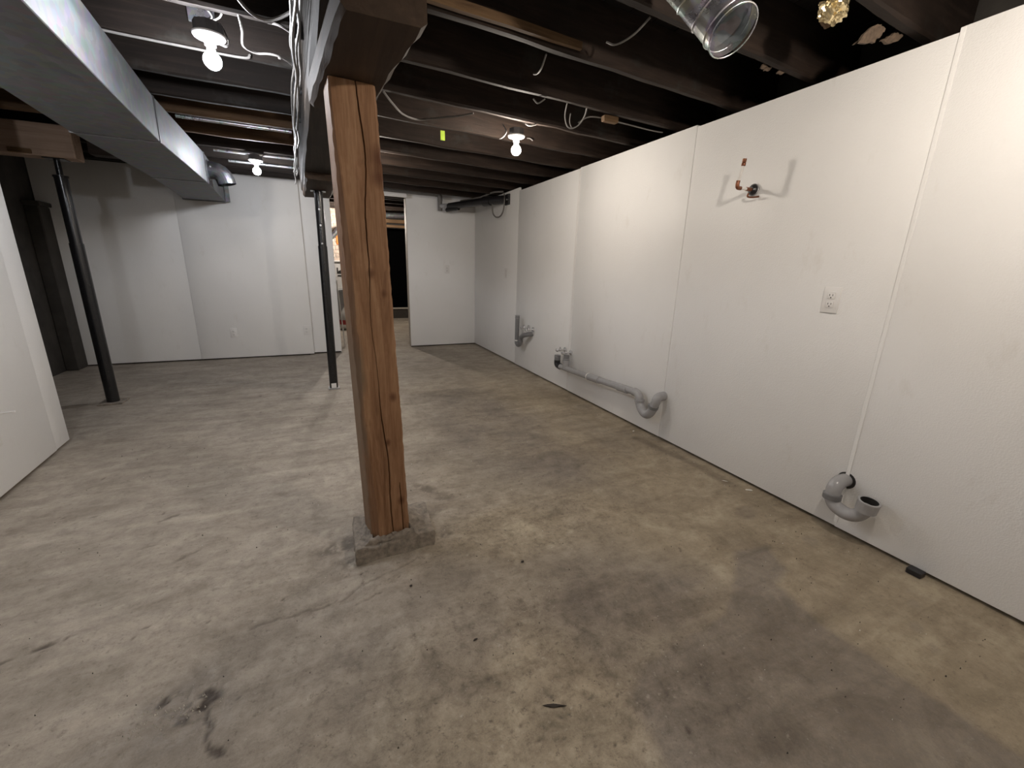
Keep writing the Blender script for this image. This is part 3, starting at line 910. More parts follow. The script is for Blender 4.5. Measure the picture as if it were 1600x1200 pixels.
# ------------------------------------------------------------------ cables
def cable(pts, r, mat, label, group=None, n=6, name='cable', seg=8):
    o = tube(name, catmull(pts, seg), r, M[mat], None, n)
    return tag(o, label, 'cable', group)
def beam_left(y):
    return xc(y) - .131
lab = 'white electrical cable running in the bundle along the left side of the beam'
for i in range(6):
    r = random.Random(40 + i)
    z = 2.000 - i * .026
    pts = []
    y = 0.2
    off = .010 + .010 * (i % 3)
    while y < 4.75:
        pts.append((beam_left(y) - off - r.uniform(0, .016), y, z + r.uniform(-.007, .007)))
        y += r.uniform(.16, .30)
    cable(pts, .0055 if i % 2 else .0048, 'cable' if i not in (2, 4) else 'cable_grey', lab if i not in (2, 4) else 'grey electrical cable within the bundle along the left side of the beam',
          'white cables along the beam' if i not in (2, 4) else 'grey cables along the beam', 7)
for i, y in enumerate((2.30, 2.02, 2.62, 3.1)):
    s = box('cable_staple', beam_left(y) - .040, beam_left(y) + .004, y - .005, y + .005, 1.955, 2.012, M['cable_black'], None, .001)
    tag(s, 'black cable clip fixed round the cable bundle on the beam', 'clip', 'cable clips on the beam')
cable([(-.195, 2.14, 2.05), (-.193, 2.20, 2.015), (-.204, 2.30, 2.0), (-.164, 2.348, 2.0), (-.115, 2.342, 2.004), (-.068, 2.343, 2.0), (-.02, 2.42, 1.997), (.000, 2.50, 1.985)], .0045, 'cable', 'white cable drooping from a joist to the cable bundle beside the bulb')
box('cable_clip', -.082, -.070, 2.337, 2.349, 1.993, 2.008, M['cable'], None, .002)
tag(bpy.data.objects['cable_clip'], 'small white clip on the drooping cable beside the beam', 'clip')
cable([(-.85, 2.49, 2.034), (-.704, 2.50, 2.030), (-.45, 2.51, 2.030), (-.233, 2.515, 2.032), (-.20, 2.52, 2.05)], .005, 'cable', 'straight white cable stretched under the joist behind the cool bulb')
cable([(-.21, 1.86, 2.05), (-.179, 1.993, 2.03), (-.139, 2.057, 2.015), (-.089, 2.063, 2.012), (-.03, 2.016, 2.02), (.035, 1.92, 2.03)], .006, 'cable_grey', 'grey cable sagging in a loop above the cable bundle')
cable([(-.10, 2.20, 2.06), (-.06, 2.13, 2.03), (-.02, 2.12, 2.01), (.01, 2.14, 2.0)], .005, 'cable', 'short white cable end bent into the bundle near the beam top')
cable([(-.275, 2.30, 2.06), (-.262, 2.28, 2.03), (-.248, 2.25, 1.985), (-.256, 2.235, 1.962), (-.275, 2.235, 1.965), (-.290, 2.24, 1.975)], .0032, 'cable', 'white wire looping down past the lampholder of the cool bulb')
cable([(.40, 2.68, 2.06), (.453, 2.735, 2.03), (.53, 2.83, 2.01), (.626, 2.90, 2.015), (.70, 2.87, 2.02), (.766, 2.82, 2.024), (.85, 2.75, 2.026), (.918, 2.69, 2.034)], .0055, 'cable_grey', 'grey cable drooping between joists right of the wooden post')
# hanging loop of stripped wire
cable([(1.345, 2.33, 2.05), (1.375, 2.40, 2.01), (1.415, 2.44, 1.975), (1.45, 2.44, 1.966), (1.485, 2.42, 1.985), (1.49, 2.37, 2.02), (1.47, 2.32, 2.05)], .0038, 'cable', 'loop of stripped white wire hanging below the joists near the right wall')
cable([(1.40, 2.38, 2.02), (1.42, 2.42, 1.992), (1.445, 2.44, 1.972), (1.455, 2.44, 1.968)], .003, 'cable', 'short stripped wire tail inside the hanging wire loop')
cable([(1.49, 2.44, 2.0), (1.53, 2.40, 2.025), (1.60, 2.385, 2.03), (1.70, 2.38, 2.025), (1.85, 2.38, 2.02), (2.0, 2.40, 2.022), (2.12, 2.42, 2.03)], .0042, 'cable_grey', 'thin grey cable stretched from the wire loop to the right wall')
cable([(1.155, 2.37, 2.05), (1.171, 2.345, 2.025), (1.19, 2.30, 2.035)], .004, 'cable', 'short white cable end poking from a joist left of the wire loop')
cable([(1.150, 1.70, 2.05), (1.17, 1.66, 2.03), (1.19, 1.58, 2.035), (1.20, 1.50, 2.06)], .004, 'cable_grey', 'thin grey cable crossing a dark joist bay below the round duct')
cable([(.98, 1.90, 2.05), (1.0, 1.98, 2.03), (1.02, 2.06, 2.04), (1.03, 2.12, 2.06)], .004, 'cable_grey', 'faint grey wire in the dark bay above the warm bulb')
cable([(1.26, 2.73, 2.045), (1.30, 2.71, 2.028), (1.335, 2.69, 2.034)], .0045, 'cable', 'white cable stub sticking out beside the warm bulb box')
cable([(1.17, 2.84, 2.05), (1.178, 2.80, 2.0), (1.155, 2.80, 1.965), (1.135, 2.81, 1.955)], .0045, 'cable', 'curled white cable hanging left of the warm bulb box')
cable([(1.475, 3.118, 2.075), (1.490, 3.095, 2.070), (1.512, 3.092, 2.058)], .004, 'cable', 'tiny curled cable end right of the warm bulb')
wblk = box('wood_cleat', 1.60, 1.70, 2.325, 2.365, 2.000, 2.032, M['lath'], None, .004)
tag(wblk, 'small pale wood cleat nailed under a joist beside the wire loop', 'cleat')
lm = box('marker_ribbon', .822, .852, 3.088, 3.094, 1.972, 2.03, M['lime'], None, .001)
tag(lm, 'lime green plastic ribbon hanging from a joist behind the wooden post', 'ribbon')
# lath strip along a joist
def strip(pts, w, h, mat, label, name='lath_strip', cat='lath'):
    bm = bmesh.new()
    rings = []
    for (x, y, z), s in pts:
        rings.append([bm.verts.new((x, y + a * w * s, z + b * h * s)) for a, b in ((-.5, -.5), (.5, -.5), (.5, .5), (-.5, .5))])
    for a, b in zip(rings, rings[1:]):
        for k in range(4):
            bm.faces.new((a[k], a[(k + 1) % 4], b[(k + 1) % 4], b[k]))
    bm.faces.new(rings[0]); bm.faces.new(rings[-1])
    bmesh.ops.recalc_face_normals(bm, faces=bm.faces[:])
    return tag(finish(name, bm, mat, None, angle=30), label, cat)
strip([((.34, 1.735, 2.058), 1), ((.55, 1.755, 2.06), 1), ((.75, 1.77, 2.062), .95), ((.95, 1.785, 2.060), .9), ((1.09, 1.795, 2.060), .8)],   .022, .034, M['lath'], 'split golden lath strip fixed along the joist right of the beam')
# torn wood shards and foil on the near joist above the right wall
def shard(pts, thick, mat, label, name='wood_shard', cat='wood shard'):
    bm = bmesh.new()
    rr = random.Random(int(pts[0][0] * 1000))
    P = [Vector(p) for p in pts]
    Q = []
    for i, p in enumerate(P):           # ragged outline
        q = P[(i + 1) % len(P)]
        L_ = (q - p).length
        for k in range(4):
            Q.append(p.lerp(q, k / 4) + Vector((rr.uniform(-1, 1), rr.uniform(-.3, .3), rr.uniform(-1, 1))) * L_ * (.16 if k else .05))
    a = [bm.verts.new(p) for p in Q]
    f1 = bm.faces.new(a)
    r = bmesh.ops.extrude_face_region(bm, geom=[f1])
    for v in r['geom']:
        if isinstance(v, bmesh.types.BMVert):
            v.co += Vector(thick)
    bmesh.ops.recalc_face_normals(bm, faces=bm.faces[:])
    return tag(finish(name, bm, mat, None, angle=20), label, cat)
shard([(1.94, 1.130, 2.042), (1.99, 1.135, 2.040), (1.98, 1.145, 2.012), (1.93, 1.150, 1.988), (1.86, 1.155, 1.972), (1.89, 1.148, 2.008), (1.91, 1.140, 2.030)], (.004, .012, .002), M['splinter'], 'larger torn wood shard dangling from the joist above the right wall')
shard([(2.06, 1.130, 2.042), (2.10, 1.132, 2.040), (2.09, 1.14, 2.022), (2.04, 1.148, 2.008), (2.01, 1.150, 2.012), (2.03, 1.14, 2.028)], (.003, .012, .002), M['splinter'], 'smaller torn wood shard on the joist just above the wall top')
bm = bmesh.new()
bmesh.ops.create_icosphere(bm, subdivisions=4, radius=.05)
for v in bm.verts:
    q = v.co.normalized()
    n_ = fbm(np.array([q.x * 4 + 9 + q.z * 3]), np.array([q.y * 4 + 4 - q.z * 2]), 4)[0]
    v.co = Vector((q.x * .055, q.y * .035, q.z * .040)) * (.55 + .9 * n_) + Vector((1.675, 1.135, 2.030))
tag(finish('foil_lump', bm, M['foil'], None, angle=20), 'crumpled golden foil lump stuck to the joist above the right wall', 'foil')
shard([(1.66, 1.14, 2.025), (1.74, 1.15, 2.025), (1.73, 1.16, 2.006), (1.70, 1.165, 1.994), (1.665, 1.16, 2.006)], (.004, .010, .002), M['lath'], 'ochre wood chip hanging below the golden foil lump')
for i, (x, y) in enumerate(((1.862, 1.528), (1.895, 1.536), (1.975, 1.53))):
    shard([(x, y, 2.046), (x + .030 + .006 * i, y + .003, 2.046), (x + .02, y + .005, 2.036 - .003 * i), (x - .008, y + .006, 2.028 + .003 * i)], (.002, .008, .002), M['splinter'], 'small frayed splinter under the second joist from the right wall corner', 'splinter', 'splinter')
    bpy.context.scene.objects[-1]['group'] = 'frayed splinters under one joist'

# ------------------------------------------------------------------ plumbing on the right wall
def arc(c, r, a0, a1, n, ax1, ax2):
    c, ax1, ax2 = Vector(c), Vector(ax1), Vector(ax2)
    return [c + (ax1 * math.cos(math.radians(a0 + (a1 - a0) * k / n)) + ax2 * math.sin(math.radians(a0 + (a1 - a0) * k / n))) * r for k in range(n + 1)]

def trap_open():
    t = thing('drain_trap', 'open grey plastic drain trap low on the nearest part of the right wall', 'drain pipe', (XR, .95, .2))
    y0, x0 = .968, 2.058
    elbow = [(2.139, y0, .252)] + arc((x0 + .042, y0, .210), .042, 90, 180, 8, (1, 0, 0), (0, 0, 1)) + [(x0, y0, .188)]
    tube('elbow', elbow, .0300, M['abs_grey'], t, 24)
    lathe('elbow_hub', [(.0300, 0), (.0365, .001), (.0365, .024), (.0300, .026)], M['abs_dark'], t, 24, (x0, y0, .174))
    u = catmull([(x0, y0, .186), (x0, y0 - .004, .168), (x0, y0 - .026, .146), (x0, y0 - .068, .136), (x0 - .002, y0 - .106, .150), (x0 - .004, y0 - .129, .182), (x0 - .006, y0 - .137, .208)], 6)
    tube('bend', u, .0285, M['abs_grey'], t, 24)
    lathe('mouth', [(.0285, -.034), (.0385, -.028), (.0400, .014), (.0412, .018), (.0400, .022), (.0325, .022), (.0315, -.010), (0, -.012)], M['abs_grey'], t, 28, (x0 - .007, y0 - .139, .218), (-.05, -.12, 1))
    lathe('bore_shade', [(.0322, .0205), (.0310, -.009), (0, -.009)], M['slot'], t, 24, (x0 - .007, y0 - .139, .218), (-.05, -.12, 1))  # black lining paints in the shade inside the open pipe
    lathe('wall_hole', [(0, 0), (.039, 0), (.038, .0015), (0, .0015)], M['slot'], t, 20, (XR + .002 - .0055, y0 - .004, .252), (-1, 0, 0))
trap_open()

def trap_long():
    t = thing('drain_run', 'long grey plastic drain pipe with trap running low along the right wall', 'drain pipe', (XR, 2.7, .25))
    x0 = 2.068
    R_ = .0270
    yw = 2.135
    tube('wall_elbow', [(2.139, yw, .318)] + arc((x0 + .036, yw, .282), .036, 90, 180, 8, (1, 0, 0), (0, 0, 1)) + [(x0, yw + .010, .262), (x0, yw + .020, .240)], .0310, M['abs_grey'], t, 22)
    lathe('coupling', [(.030, 0), (.0365, .001), (.0365, .022), (.030, .023)], M['abs_dark'], t, 22, (x0, yw + .024, .228), (0, -.30, 1))
    tube('bend', catmull([(x0, yw + .020, .242), (x0, yw + .032, .206), (x0, yw + .062, .172), (x0, yw + .098, .166), (x0, yw + .136, .190), (x0, yw + .158, .222), (x0, yw + .165, .240)], 6), .0315, M['abs_grey'], t, 22)
    lathe('slip_nut', [(.029, 0), (.0355, .001), (.0365, .010), (.0355, .019), (.029, .020)], M['abs_grey'], t, 22, (x0, yw + .164, .232), (0, .05, 1))
    tube('run_elbow', catmull([(x0, yw + .166, .246), (x0, yw + .172, .270), (x0, yw + .196, .288), (x0, yw + .235, .292)], 6), .0300, M['abs_grey'], t, 22)
    tube('pipe', [(x0, yw + .235, .292), (x0, 2.95, .262)], R_ * .96, M['abs_grey'], t, 22)
    tube('coupling', [(x0, 2.44, .2845), (x0, 2.55, .280)], .0300, M['abs_grey'], t, 22)
    tube('coupling', [(x0, 2.80, .269), (x0, 2.97, .262)], .0305, M['abs_grey'], t, 22)
    tube('pipe', [(x0, 2.95, .262), (x0, 3.455, .246)], R_ * .96, M['abs_grey'], t, 22)
    lathe('clip', [(.0305, 0), (.0315, .002), (.0315, .010), (.0305, .012)], M['pex'], t, 22, (x0, 2.958, .2625), (0, 1, -.03))
    tube('end_elbow', catmull([(x0, 3.445, .246), (x0, 3.488, .249), (x0, 3.508, .266), (x0, 3.510, .298)], 6), .0310, M['abs_black'], t, 22)
    tube('end_cap', [(x0, 3.510, .295), (x0, 3.510, .347)], .0300, M['abs_dark'], t, 22)
    lathe('cap_ring', [(.030, 0), (.032, .001), (.032, .005), (.030, .006)], M['abs_grey'], t, 22, (x0, 3.510, .330))
    tube('riser', [(x0, 3.345, .248), (x0, 3.345, .330)], .0305, M['abs_grey'], t, 22)
    tube('riser_cap', [(x0, 3.345, .328), (x0, 3.345, .380)], .0270, M['abs_dark'], t, 22)
    lathe('cap_ring', [(.027, 0), (.0295, .001), (.0295, .006), (.027, .007)], M['abs_grey'], t, 22, (x0, 3.345, .338))
trap_long()

def standpipe():
    t = thing('washer_standpipe', 'short grey standpipe with trap on the right wall near the far corner', 'drain pipe', (XR, 4.4, .4))
    x0 = 2.060
    tube('riser', [(x0, 4.455, .325), (x0, 4.455, .632)], .0250, M['abs_dark'], t, 20)
    for z in (.598, .622):
        lathe('ring', [(.025, 0), (.028, .001), (.028, .007), (.025, .008)], M['abs_grey'], t, 20, (x0, 4.455, z))
    lathe('clip', [(.025, 0), (.029, .001), (.029, .013), (.025, .014)], M['pex'], t, 20, (x0, 4.455, .334))
    tube('bend', catmull([(x0, 4.455, .335), (x0, 4.447, .308), (x0, 4.415, .295), (x0, 4.378, .308), (x0, 4.362, .34), (x0, 4.345, .385), (x0, 4.30, .415), (x0 + .02, 4.24, .437), (x0 + .07, 4.21, .448), (2.139, 4.205, .452)], 6), .0260, M['abs_dark'], t, 20)
    lathe('slip_nut', [(.026, 0), (.0315, .001), (.0315, .016), (.026, .017)], M['abs_dark'], t, 20, (x0, 4.366, .335), (0, -.3, 1))
standpipe()

def valve(y, z, label, group):
    t = thing('shutoff_valve', label, 'valve', (XR, y, z))
    lathe('escutcheon', [(.0275, 0), (.026, .006), (.012, .010), (0, .010)], M['chrome'], t, 20, (XR - .004, y, z), (-1, 0, 0))
    tube('stub', [(XR, y, z), (XR - .055, y, z)], .0075, M['chrome'], t, 12)
    lathe('body', [(0, -.016), (.010, -.015), (.0125, -.006), (.0125, .006), (.010, .015), (0, .016)], M['chrome'], t, 16, (XR - .062, y, z), (-1, 0, 0))
    tube('outlet', [(XR - .062, y, z), (XR - .062, y, z + .030)], .0065, M['chrome'], t, 12)
    lathe('outlet_nut', [(0, 0), (.009, 0), (.009, .010), (0, .010)], M['chrome'], t, 6, (XR - .062, y, z + .018), angle=20)
    tube('stem', [(XR - .07, y, z), (XR - .095, y, z)], .004, M['chrome'], t, 10)
    bm = bmesh.new()
    bmesh.ops.create_uvsphere(bm, u_segments=14, v_segments=8, radius=1)
    for v in bm.verts:
        v.co = Vector((XR - .098 + v.co.x * .010, y + v.co.y * .028, z + v.co.z * .017))
    finish('handle', bm, M['chrome'], t, angle=60)
valve(3.372, .395, 'nearer chrome shutoff valve above the long grey drain pipe', None)
valve(3.478, .402, 'farther chrome shutoff valve above the long grey drain pipe', None)
valve(4.182, .502, 'nearer chrome shutoff valve beside the grey standpipe', None)
valve(4.300, .510, 'farther chrome shutoff valve beside the grey standpipe', None)

def shower_stub():
    t = thing('water_stub', 'copper and white water pipe stub with round black flange on the right wall', 'pipe stub', (XR, 1.69, 1.58))
    y, z = 1.690, 1.583
    lathe('flange', [(.029, 0), (.027, .012), (.020, .020), (.014, .026), (0, .026)], M['abs_black'], t, 24, (XR - .001, y, z), (-1, 0, 0))
    lathe('flange_ring', [(.029, .002), (.0305, .004), (.0305, .007), (.028, .009)], M['chrome'], t, 24, (XR - .001, y, z), (-1, 0, 0))
    tube('fitting', [(XR - .02, y, z), (XR - .062, y, z)], .0095, M['copper'], t, 14)
    tube('pipe', [(XR - .055, y, z), (XR - .105, y + .004, z)], .0075, M['pex'], t, 14)
    tube('elbow', catmull([(XR - .098, y + .004, z), (XR - .118, y + .005, z + .002), (XR - .124, y + .005, z + .014), (XR - .123, y + .004, z + .034)], 5), .0098, M['copper'], t, 14)
    tube('riser', [(XR - .123, y + .004, z + .03), (XR - .120, y - .010, z + .108)], .0072, M['pex'], t, 14)
    lathe('end_fitting', [(.0085, 0), (.0102, .002), (.0102, .014), (.0085, .016), (.0098, .018), (.0098, .034), (0, .034)], M['copper'], t, 14, (XR - .120, y - .009, z + .100), (.02, -.08, 1))
    tube('drain_stub', catmull([(XR - .03, y + .008, z - .018), (XR - .034, y + .006, z - .034), (XR - .028, y - .02, z - .040), (XR - .022, y - .05, z - .040)], 5), .0045, M['copper'], t, 10)
shower_stub()

# ------------------------------------------------------------------ outlets and switches
def cover(name, label, cat, loc, normal, kind='duplex'):
    t = thing(name, label, cat, loc)
    nrm = Vector(normal).normalized()
    ex = Vector((0, 0, 1)).cross(nrm).normalized()
    m = Matrix.Identity(4)
    m.col[0].xyz, m.col[1].xyz, m.col[2].xyz = ex, nrm, (0, 0, 1)
    m.translation = Vector(loc)
    box('cover_plate', -.036, .036, 0, .006, -.058, .058, M['white'], t, .003, m, 2)
    if kind == 'duplex':
        for s in (-1, 1):
            rc = box('receptacle', -.0165, .0165, .006, .0085, s * .0195 - .0145, s * .0195 + .0145, M['white'], t, .003, m, 2)
            for u in (-.0065, .0065):
                box('slot', u - .0012, u + .0012, .0085, .009, s * .0195 - .001, s * .0195 + .007, M['slot'], rc, 0, m)
            box('slot', -.0022, .0022, .0085, .009, s * .0195 - .011, s * .0195 - .006, M['slot'], rc, 0, m)
    else:
        box('rocker', -.0165, .0165, .006, .010, -.033, .033, M['white'], t, .002, m, 2)
        box('rocker_gap', -.0175, .0175, .006, .0065, -.034, .034, M['slot'], t, 0, m)
    return t
cover('wall_outlet', 'white duplex outlet on the right wall below the pipe stub', 'outlet', (XR - .0005, 1.198, 1.049), (-1, 0, 0))
cover('wall_outlet', 'white outlet low on the back wall nearer the duct', 'outlet', (-1.006, 5.9995, .317), (0, -1, 0))
cover('wall_outlet', 'white outlet low on the back wall beside the doorway panel', 'outlet', (-.208, 5.9995, .321), (0, -1, 0))
cover('wall_outlet', 'white outlet at hand height on the back wall right of the doorway', 'outlet', (1.714, 6.2145, 1.117), (0, -1, 0))
cover('light_switch', 'white rocker switch on the right wall close to the far corner', 'switch', (XR + .0055, 5.012, 1.094), (-1, 0, 0), 'rocker')
lp = LM @ Vector((.095, .0045, .300))
cover('wall_outlet', 'white outlet low on the left partition at the picture edge', 'outlet', tuple(lp), tuple(LM.col[1].xyz))
a_, b_ = LM @ Vector((.17, .004, .392)), LM @ Vector((.15, .075, .402))
tag(tube('cable_stub', [a_, (a_ + b_) / 2, b_], .005, M['pex'], None, 8), 'short white cable stub poking out of the left partition', 'cable')

# ------------------------------------------------------------------ pipes in the far right corner
def corner_pipes():
    t = thing('vent_pipe', 'grey pipe along the top of the back wall ending in a tee', 'pipe', (1.2, 6.1, 2.1))
    tube('pipe', [(.30, 6.075, 2.105), (1.56, 6.10, 2.105)], .030, M['cable_grey'], t, 18)
    tube('elbow', catmull([(1.54, 6.10, 2.105), (1.585, 6.10, 2.098), (1.60, 6.10, 2.06), (1.60, 6.10, 2.02)], 6), .034, M['cable_grey'], t, 18)
    tube('drop', [(1.60, 6.10, 2.03), (1.60, 6.10, 1.895)], .031, M['cable_grey'], t, 18)
    tube('side_arm', [(1.60, 6.10, 1.955), (1.72, 5.99, 1.955)], .030, M['abs_grey'], t, 18)
    lathe('plug', [(.036, 0), (.036, .02), (.02, .024), (0, .024)], M['abs_grey'], t, 18, (1.66, 6.03, 1.93), (.3, -.7, -.3))
    b = thing('waste_pipe', 'thick black plastic pipe crossing the far corner to a plate on the right wall', 'pipe', (1.9, 5.5, 1.95))
    tube('pipe', [(1.70, 6.00, 1.950), (1.86, 5.62, 1.955), (2.0, 5.28, 1.955)], [.042, .044, .046], M['abs_black'], b, 20)
    tube('coupling', [(1.97, 5.36, 1.955), (2.02, 5.25, 1.955)], .058, M['abs_black'], b, 20)
    tube('tail', [(2.02, 5.25, 1.955), (2.125, 5.02, 1.952)], .048, M['abs_black'], b, 20)
    tube('lower_branch', [(1.67, 6.02, 1.905), (1.78, 5.82, 1.915)], .028, M['abs_black'], b, 16)
    p = thing('wall_plate', 'square black plate where the black pipe meets the right wall', 'plate', (2.13, 5.0, 1.946))
    box('plate', 2.122, 2.142, 4.93, 5.06, 1.885, 2.005, M['abs_black'], p, .003)
    lathe('bolt', [(.012, 0), (.010, .006), (0, .007)], M['steel'], p, 10, (2.121, 4.985, 1.945), (-1, 0, 0))
    cable([(2.02, 5.20, 1.91), (2.045, 5.26, 1.86), (2.06, 5.27, 1.81), (2.07, 5.20, 1.765), (2.085, 5.10, 1.765), (2.095, 5.03, 1.82), (2.10, 5.01, 1.90), (2.10, 5.02, 2.02)], .0085, 'cable_grey', 'thin grey cable looping under the black pipe in the far corner', None, 8)
    cable([(1.80, 5.80, 2.0), (1.90, 5.60, 2.01), (1.97, 5.45, 2.02), (2.04, 5.25, 2.05), (2.10, 5.06, 2.04)], .011, 'cable_grey', 'grey cable lying on top of the black pipe in the far corner', None, 8)
corner_pipes()

# ------------------------------------------------------------------ utility room seen through the doorway
def utility():
    struct(box('wall_utility_left', -1.0, -.95, 6.3, 10.6, -.01, 2.4, M['backing']))
    struct(box('wall_utility_right', 2.5, 2.55, 6.34, 10.6, -.01, 2.4, M['backing']))
    wu = struct(box('wall_utility_back', -1.0, .98, 9.30, 9.40, -.01, 2.4, M['mortar']), 'pale brick wall of the lit room beyond the doorway')
    bmst = None
    for r_ in range(25):
        for c in range(5):
            x0 = -.10 + c * .215 + (.107 if r_ % 2 else 0)
            z0 = .42 + r_ * .072
            if x0 > .80:
                continue
            if bmst is None:
                bmst = box('brick', 0, .203, 9.285, 9.30, 0, .062, M['brick'], wu, .004)
                bmst.location = (x0, 0, z0)
            else:
                q = bmst.copy(); COL.objects.link(q); q.location = (x0, random.uniform(-.003, .003), z0)
    wd = struct(box('wall_utility_far', .98, 2.5, 9.9, 9.95, 1.93, 2.4, M['backing']), 'dark end wall with a black opening beyond the doorway')
    box('step', .98, 2.5, 9.88, 10.0, -.01, .20, M['backing'], wd)
    box('sill', 1.0, 2.45, 9.86, 9.92, .20, .235, M['trim'], wd, .004)
    box('header', 1.0, 2.45, 9.82, 9.90, 1.94, 1.99, M['util_wood'], wd, .004)
    box('header', 1.0, 2.45, 9.80, 9.90, 2.03, 2.10, M['util_wood'], wd, .004)
    box('header', 1.0, 2.45, 9.70, 9.78, 2.16, 2.24, M['util_wood'], wd, .004)
    box('jamb', 1.02, 1.10, 9.84, 9.92, .2, 1.95, M['util_wood'], wd, .004)
    box('return', .98, 1.02, 9.30, 9.92, -.01, 2.4, M['backing'], wd)
    box('void', .98, 2.5, 10.5, 10.55, -.01, 2.4, M['door_dark'], wd)  # near-black sheet stands in for the unlit space past the opening
    cu = struct(box('ceiling_utility', -1.0, 2.55, 6.34, 10.6, 2.36, 2.40, M['subfloor']))
    for i in range(8):
        box('joist', -.95, 2.5, 6.55 + i * .42, 6.60 + i * .42, 2.16, 2.358, M['joist'], cu, .004)
    # pipe crossing high up
    tag(tube('round_pipe', [(.6, 9.0, 2.07), (2.45, 8.7, 2.10)], .05, M['galv_dull'], None, 16), 'grey round pipe under the ceiling beyond the doorway', 'pipe')
    tag(tube('flue_pipe', catmull([(.16, 8.9, 1.56), (.30, 8.9, 1.66), (.44, 8.9, 1.82), (.62, 9.0, 1.90), (.66, 9.29, 1.90)], 6), .045, M['galv_dull'], None, 14), 'dark diagonal flue pipe before the bright brick wall', 'pipe')
    sg = box('orange_tag', .36, .52, 9.262, 9.282, 1.52, 1.74, M['orange'], None, .01)
    tag(sg, 'orange tag hanging on the bright brick wall', 'tag')
    ap = thing('white_box', 'white box with black printed mark stacked on a grey tub beyond the doorway', 'box', (.36, 8.75, .70))
    box('carton', .12, .62, 8.62, 8.95, .70, 1.19, M['white'], ap, .006)
    box('lid', .11, .63, 8.61, 8.96, 1.19, 1.215, M['white'], ap, .004)
    for n_, x0, x1, z0, z1, rot in (('printed_mark', .305, .325, 1.00, 1.09, 0), ('printed_mark', .305, .42, .985, 1.01, 0), ('printed_mark', .33, .42, 1.02, 1.045, .3), ('printed_text', .31, .405, .935, .957, 0)):
        mt = Matrix.Translation(((x0 + x1) / 2, 8.6185, (z0 + z1) / 2)) @ Matrix.Rotation(-rot, 4, 'Y')
        w_, h_ = (x1 - x0) / 2, (z1 - z0) / 2
        box(n_, -w_, w_, -.001, .001, -h_, h_, M['slot'], ap, 0, mt)
    tb_ = thing('storage_tub', 'grey plastic tub with rim under the white box beyond the doorway', 'tub', (.36, 8.75, 0))
    bm = bmesh.new()
    v0 = [bm.verts.new(p) for p in ((.16, 8.60, 0), (.58, 8.60, 0), (.58, 8.92, 0), (.16, 8.92, 0))]
    v1 = [bm.verts.new(p) for p in ((.10, 8.56, .66), (.64, 8.56, .66), (.64, 8.97, .66), (.10, 8.97, .66))]
    for k in range(4):
        bm.faces.new((v0[k], v0[(k + 1) % 4], v1[(k + 1) % 4], v1[k]))
    bm.faces.new(v0[::-1]); bm.faces.new(v1)
    finish('body', bm, M['abs_grey'], tb_)
    box('rim', .085, .655, 8.545, 8.985, .655, .70, M['abs_dark'], tb_, .006)
    bg = thing('plastic_bag', 'pale plastic bag with red band on the floor beyond the doorway', 'bag', (.42, 8.3, 0))
    prof = [(0, 0), (.12, .0), (.16, .06), (.15, .20), (.11, .32), (.05, .42), (.03, .47), (.045, .52), (0, .52)]
    o = lathe('bag_body', prof, M['bag'], bg, 20, (.42, 8.30, 0), angle=80)
    lathe('red_band', [(.163, .07), (.166, .09), (.164, .13), (.158, .15)], M['red'], bg, 20, (.42, 8.30, .03), angle=80)
    st = tube('white_stick', [(.262, 6.56, -.002), (.2075, 6.30, .94)], .008, M['pex'], None, 10)
    tag(st, 'thin white stick leaning against the doorway edge', 'stick')
utility()
lamp(.66, 8.40, 1.95, WARM, 1100.0, 'bulb on lampholder in the room beyond the doorway', 9)

# ------------------------------------------------------------------ debris on the floor
def chip(name, label, cat, x, y, z, sx, sy, sz, rot, mat, seed, group=None):
    r = random.Random(seed)
    bm = bmesh.new()
    bmesh.ops.create_icosphere(bm, subdivisions=2, radius=1)
    for v in bm.verts:
        k = 1 + r.uniform(-.18, .18)
        tp = 1.0 if sx < 5 * sy else max(.1, 1 - abs(v.co.x)) * 1.5
        v.co = Vector((v.co.x * sx * k, v.co.y * sy * k * tp, max(-.6, v.co.z) * sz * k))
        v.co.rotate(Matrix.Rotation(rot, 3, 'Z'))
        v.co += Vector((x, y, z + sz * .6))
    return tag(finish(name, bm, M[mat], None, angle=30), label, cat, group)
chip('wood_sliver', 'thin black sliver lying on the concrete in the foreground', 'sliver', .487, .745, -.003, .034, .0045, .003, -.42, 'grit_dark', 1)
bk = box('rubber_block', 2.085, 2.125, .618, .668, -.004, .020, M['abs_black'], None, .003)
tag(bk, 'small black block wedged at the foot of the right wall', 'block')
chip('paper_scrap', 'larger white scrap on the floor against the right wall', 'scrap', 2.082, 1.373, -.004, .020, .010, .003, -.6, 'grit_pale', 2)
chip('paper_scrap', 'thin white scrap on the floor a little farther along the right wall', 'scrap', 2.045, 1.50, -.004, .016, .003, .002, -.9, 'grit_pale', 3)
chip('paper_scrap', 'tiny white scrap on the floor below the long drain trap', 'scrap', 2.06, 2.32, -.004, .014, .006, .002, .5, 'grit_pale', 4)
chip('dark_pebble', 'dark pebble on the concrete in front of the footing', 'pebble', .215, 1.345, -.004, .005, .004, .004, .2, 'grit_dark', 5)
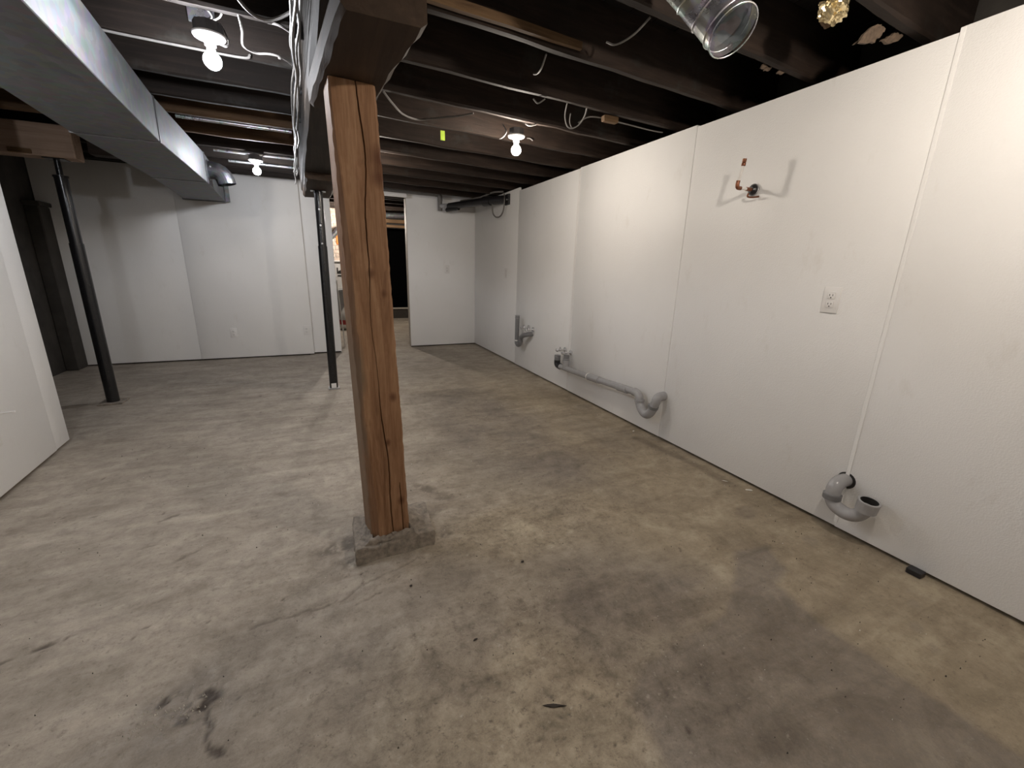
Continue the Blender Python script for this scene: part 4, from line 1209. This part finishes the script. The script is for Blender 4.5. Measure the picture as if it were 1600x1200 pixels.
chip('dark_pebble', 'dark flat fleck on the concrete left of the wood sliver', 'pebble', .36, 1.03, -.004, .008, .003, .0025, .2, 'grit_dark', 6)
chip('dark_pebble', 'dark fleck on the floor at the left picture edge', 'pebble', -1.16, 1.80, -.004, .022, .006, .004, .2, 'grit_dark', 8)
chip('dark_pebble', 'dark fleck in a shallow hollow right of the footing', 'pebble', .66, 1.31, -.004, .008, .005, .003, .2, 'grit_dark', 9)
# fine grit scattered everywhere: too small to count
def grit(name, n, mat, label, smin, smax, seed):
    r = random.Random(seed)
    bm = bmesh.new()
    for i in range(n):
        x, y = r.uniform(-1.2, 2.08), .35 + 3.2 * r.random() ** 1.4
        if .0 < x < .42 and 1.48 < y < 1.86:
            continue
        if name == 'pale_grit' and i % 3 == 0:          # crumbs round the damaged spot
            x, y = r.gauss(-.47, .05), r.gauss(1.11, .035)
        s = r.uniform(smin, smax)
        a = r.uniform(0, 6.28)
        p = [Vector((math.cos(a + k * 2.09) * s * r.uniform(.5, 1.6), math.sin(a + k * 2.09) * s * r.uniform(.5, 1.2), -.006)) for k in range(3)]
        vs = [bm.verts.new(q + Vector((x, y, 0))) for q in p] + [bm.verts.new((x, y, s * .7 - .001))]
        for q in ((0, 1, 3), (1, 2, 3), (2, 0, 3)):
            bm.faces.new([vs[k] for k in q])
    o = finish(name, bm, M[mat], None, smooth=False)
    o['kind'] = 'stuff'
    return tag(o, label, 'grit')
for yy, x0, lb in ((3.612, -.74, 'nearest of three thin grey conduits under the joists left of the beam'), (4.482, -.70, 'middle of three thin grey conduits under the joists left of the beam'), (4.882, -.66, 'farthest of three thin grey conduits under the joists left of the beam')):
    tag(tube('conduit', [(x0, yy - .007, 2.0245), (-.09, yy + .006, 2.0245)], .011, M['galv_new'], None, 14), lb, 'conduit', 'conduits under the joists')
grit('pale_grit', 260, 'grit_pale', 'pale crumbs of grit scattered over the concrete floor', .0012, .0034, 21)
grit('dark_grit', 380, 'grit_dark', 'dark crumbs of grit scattered over the concrete floor', .0012, .0036, 22)
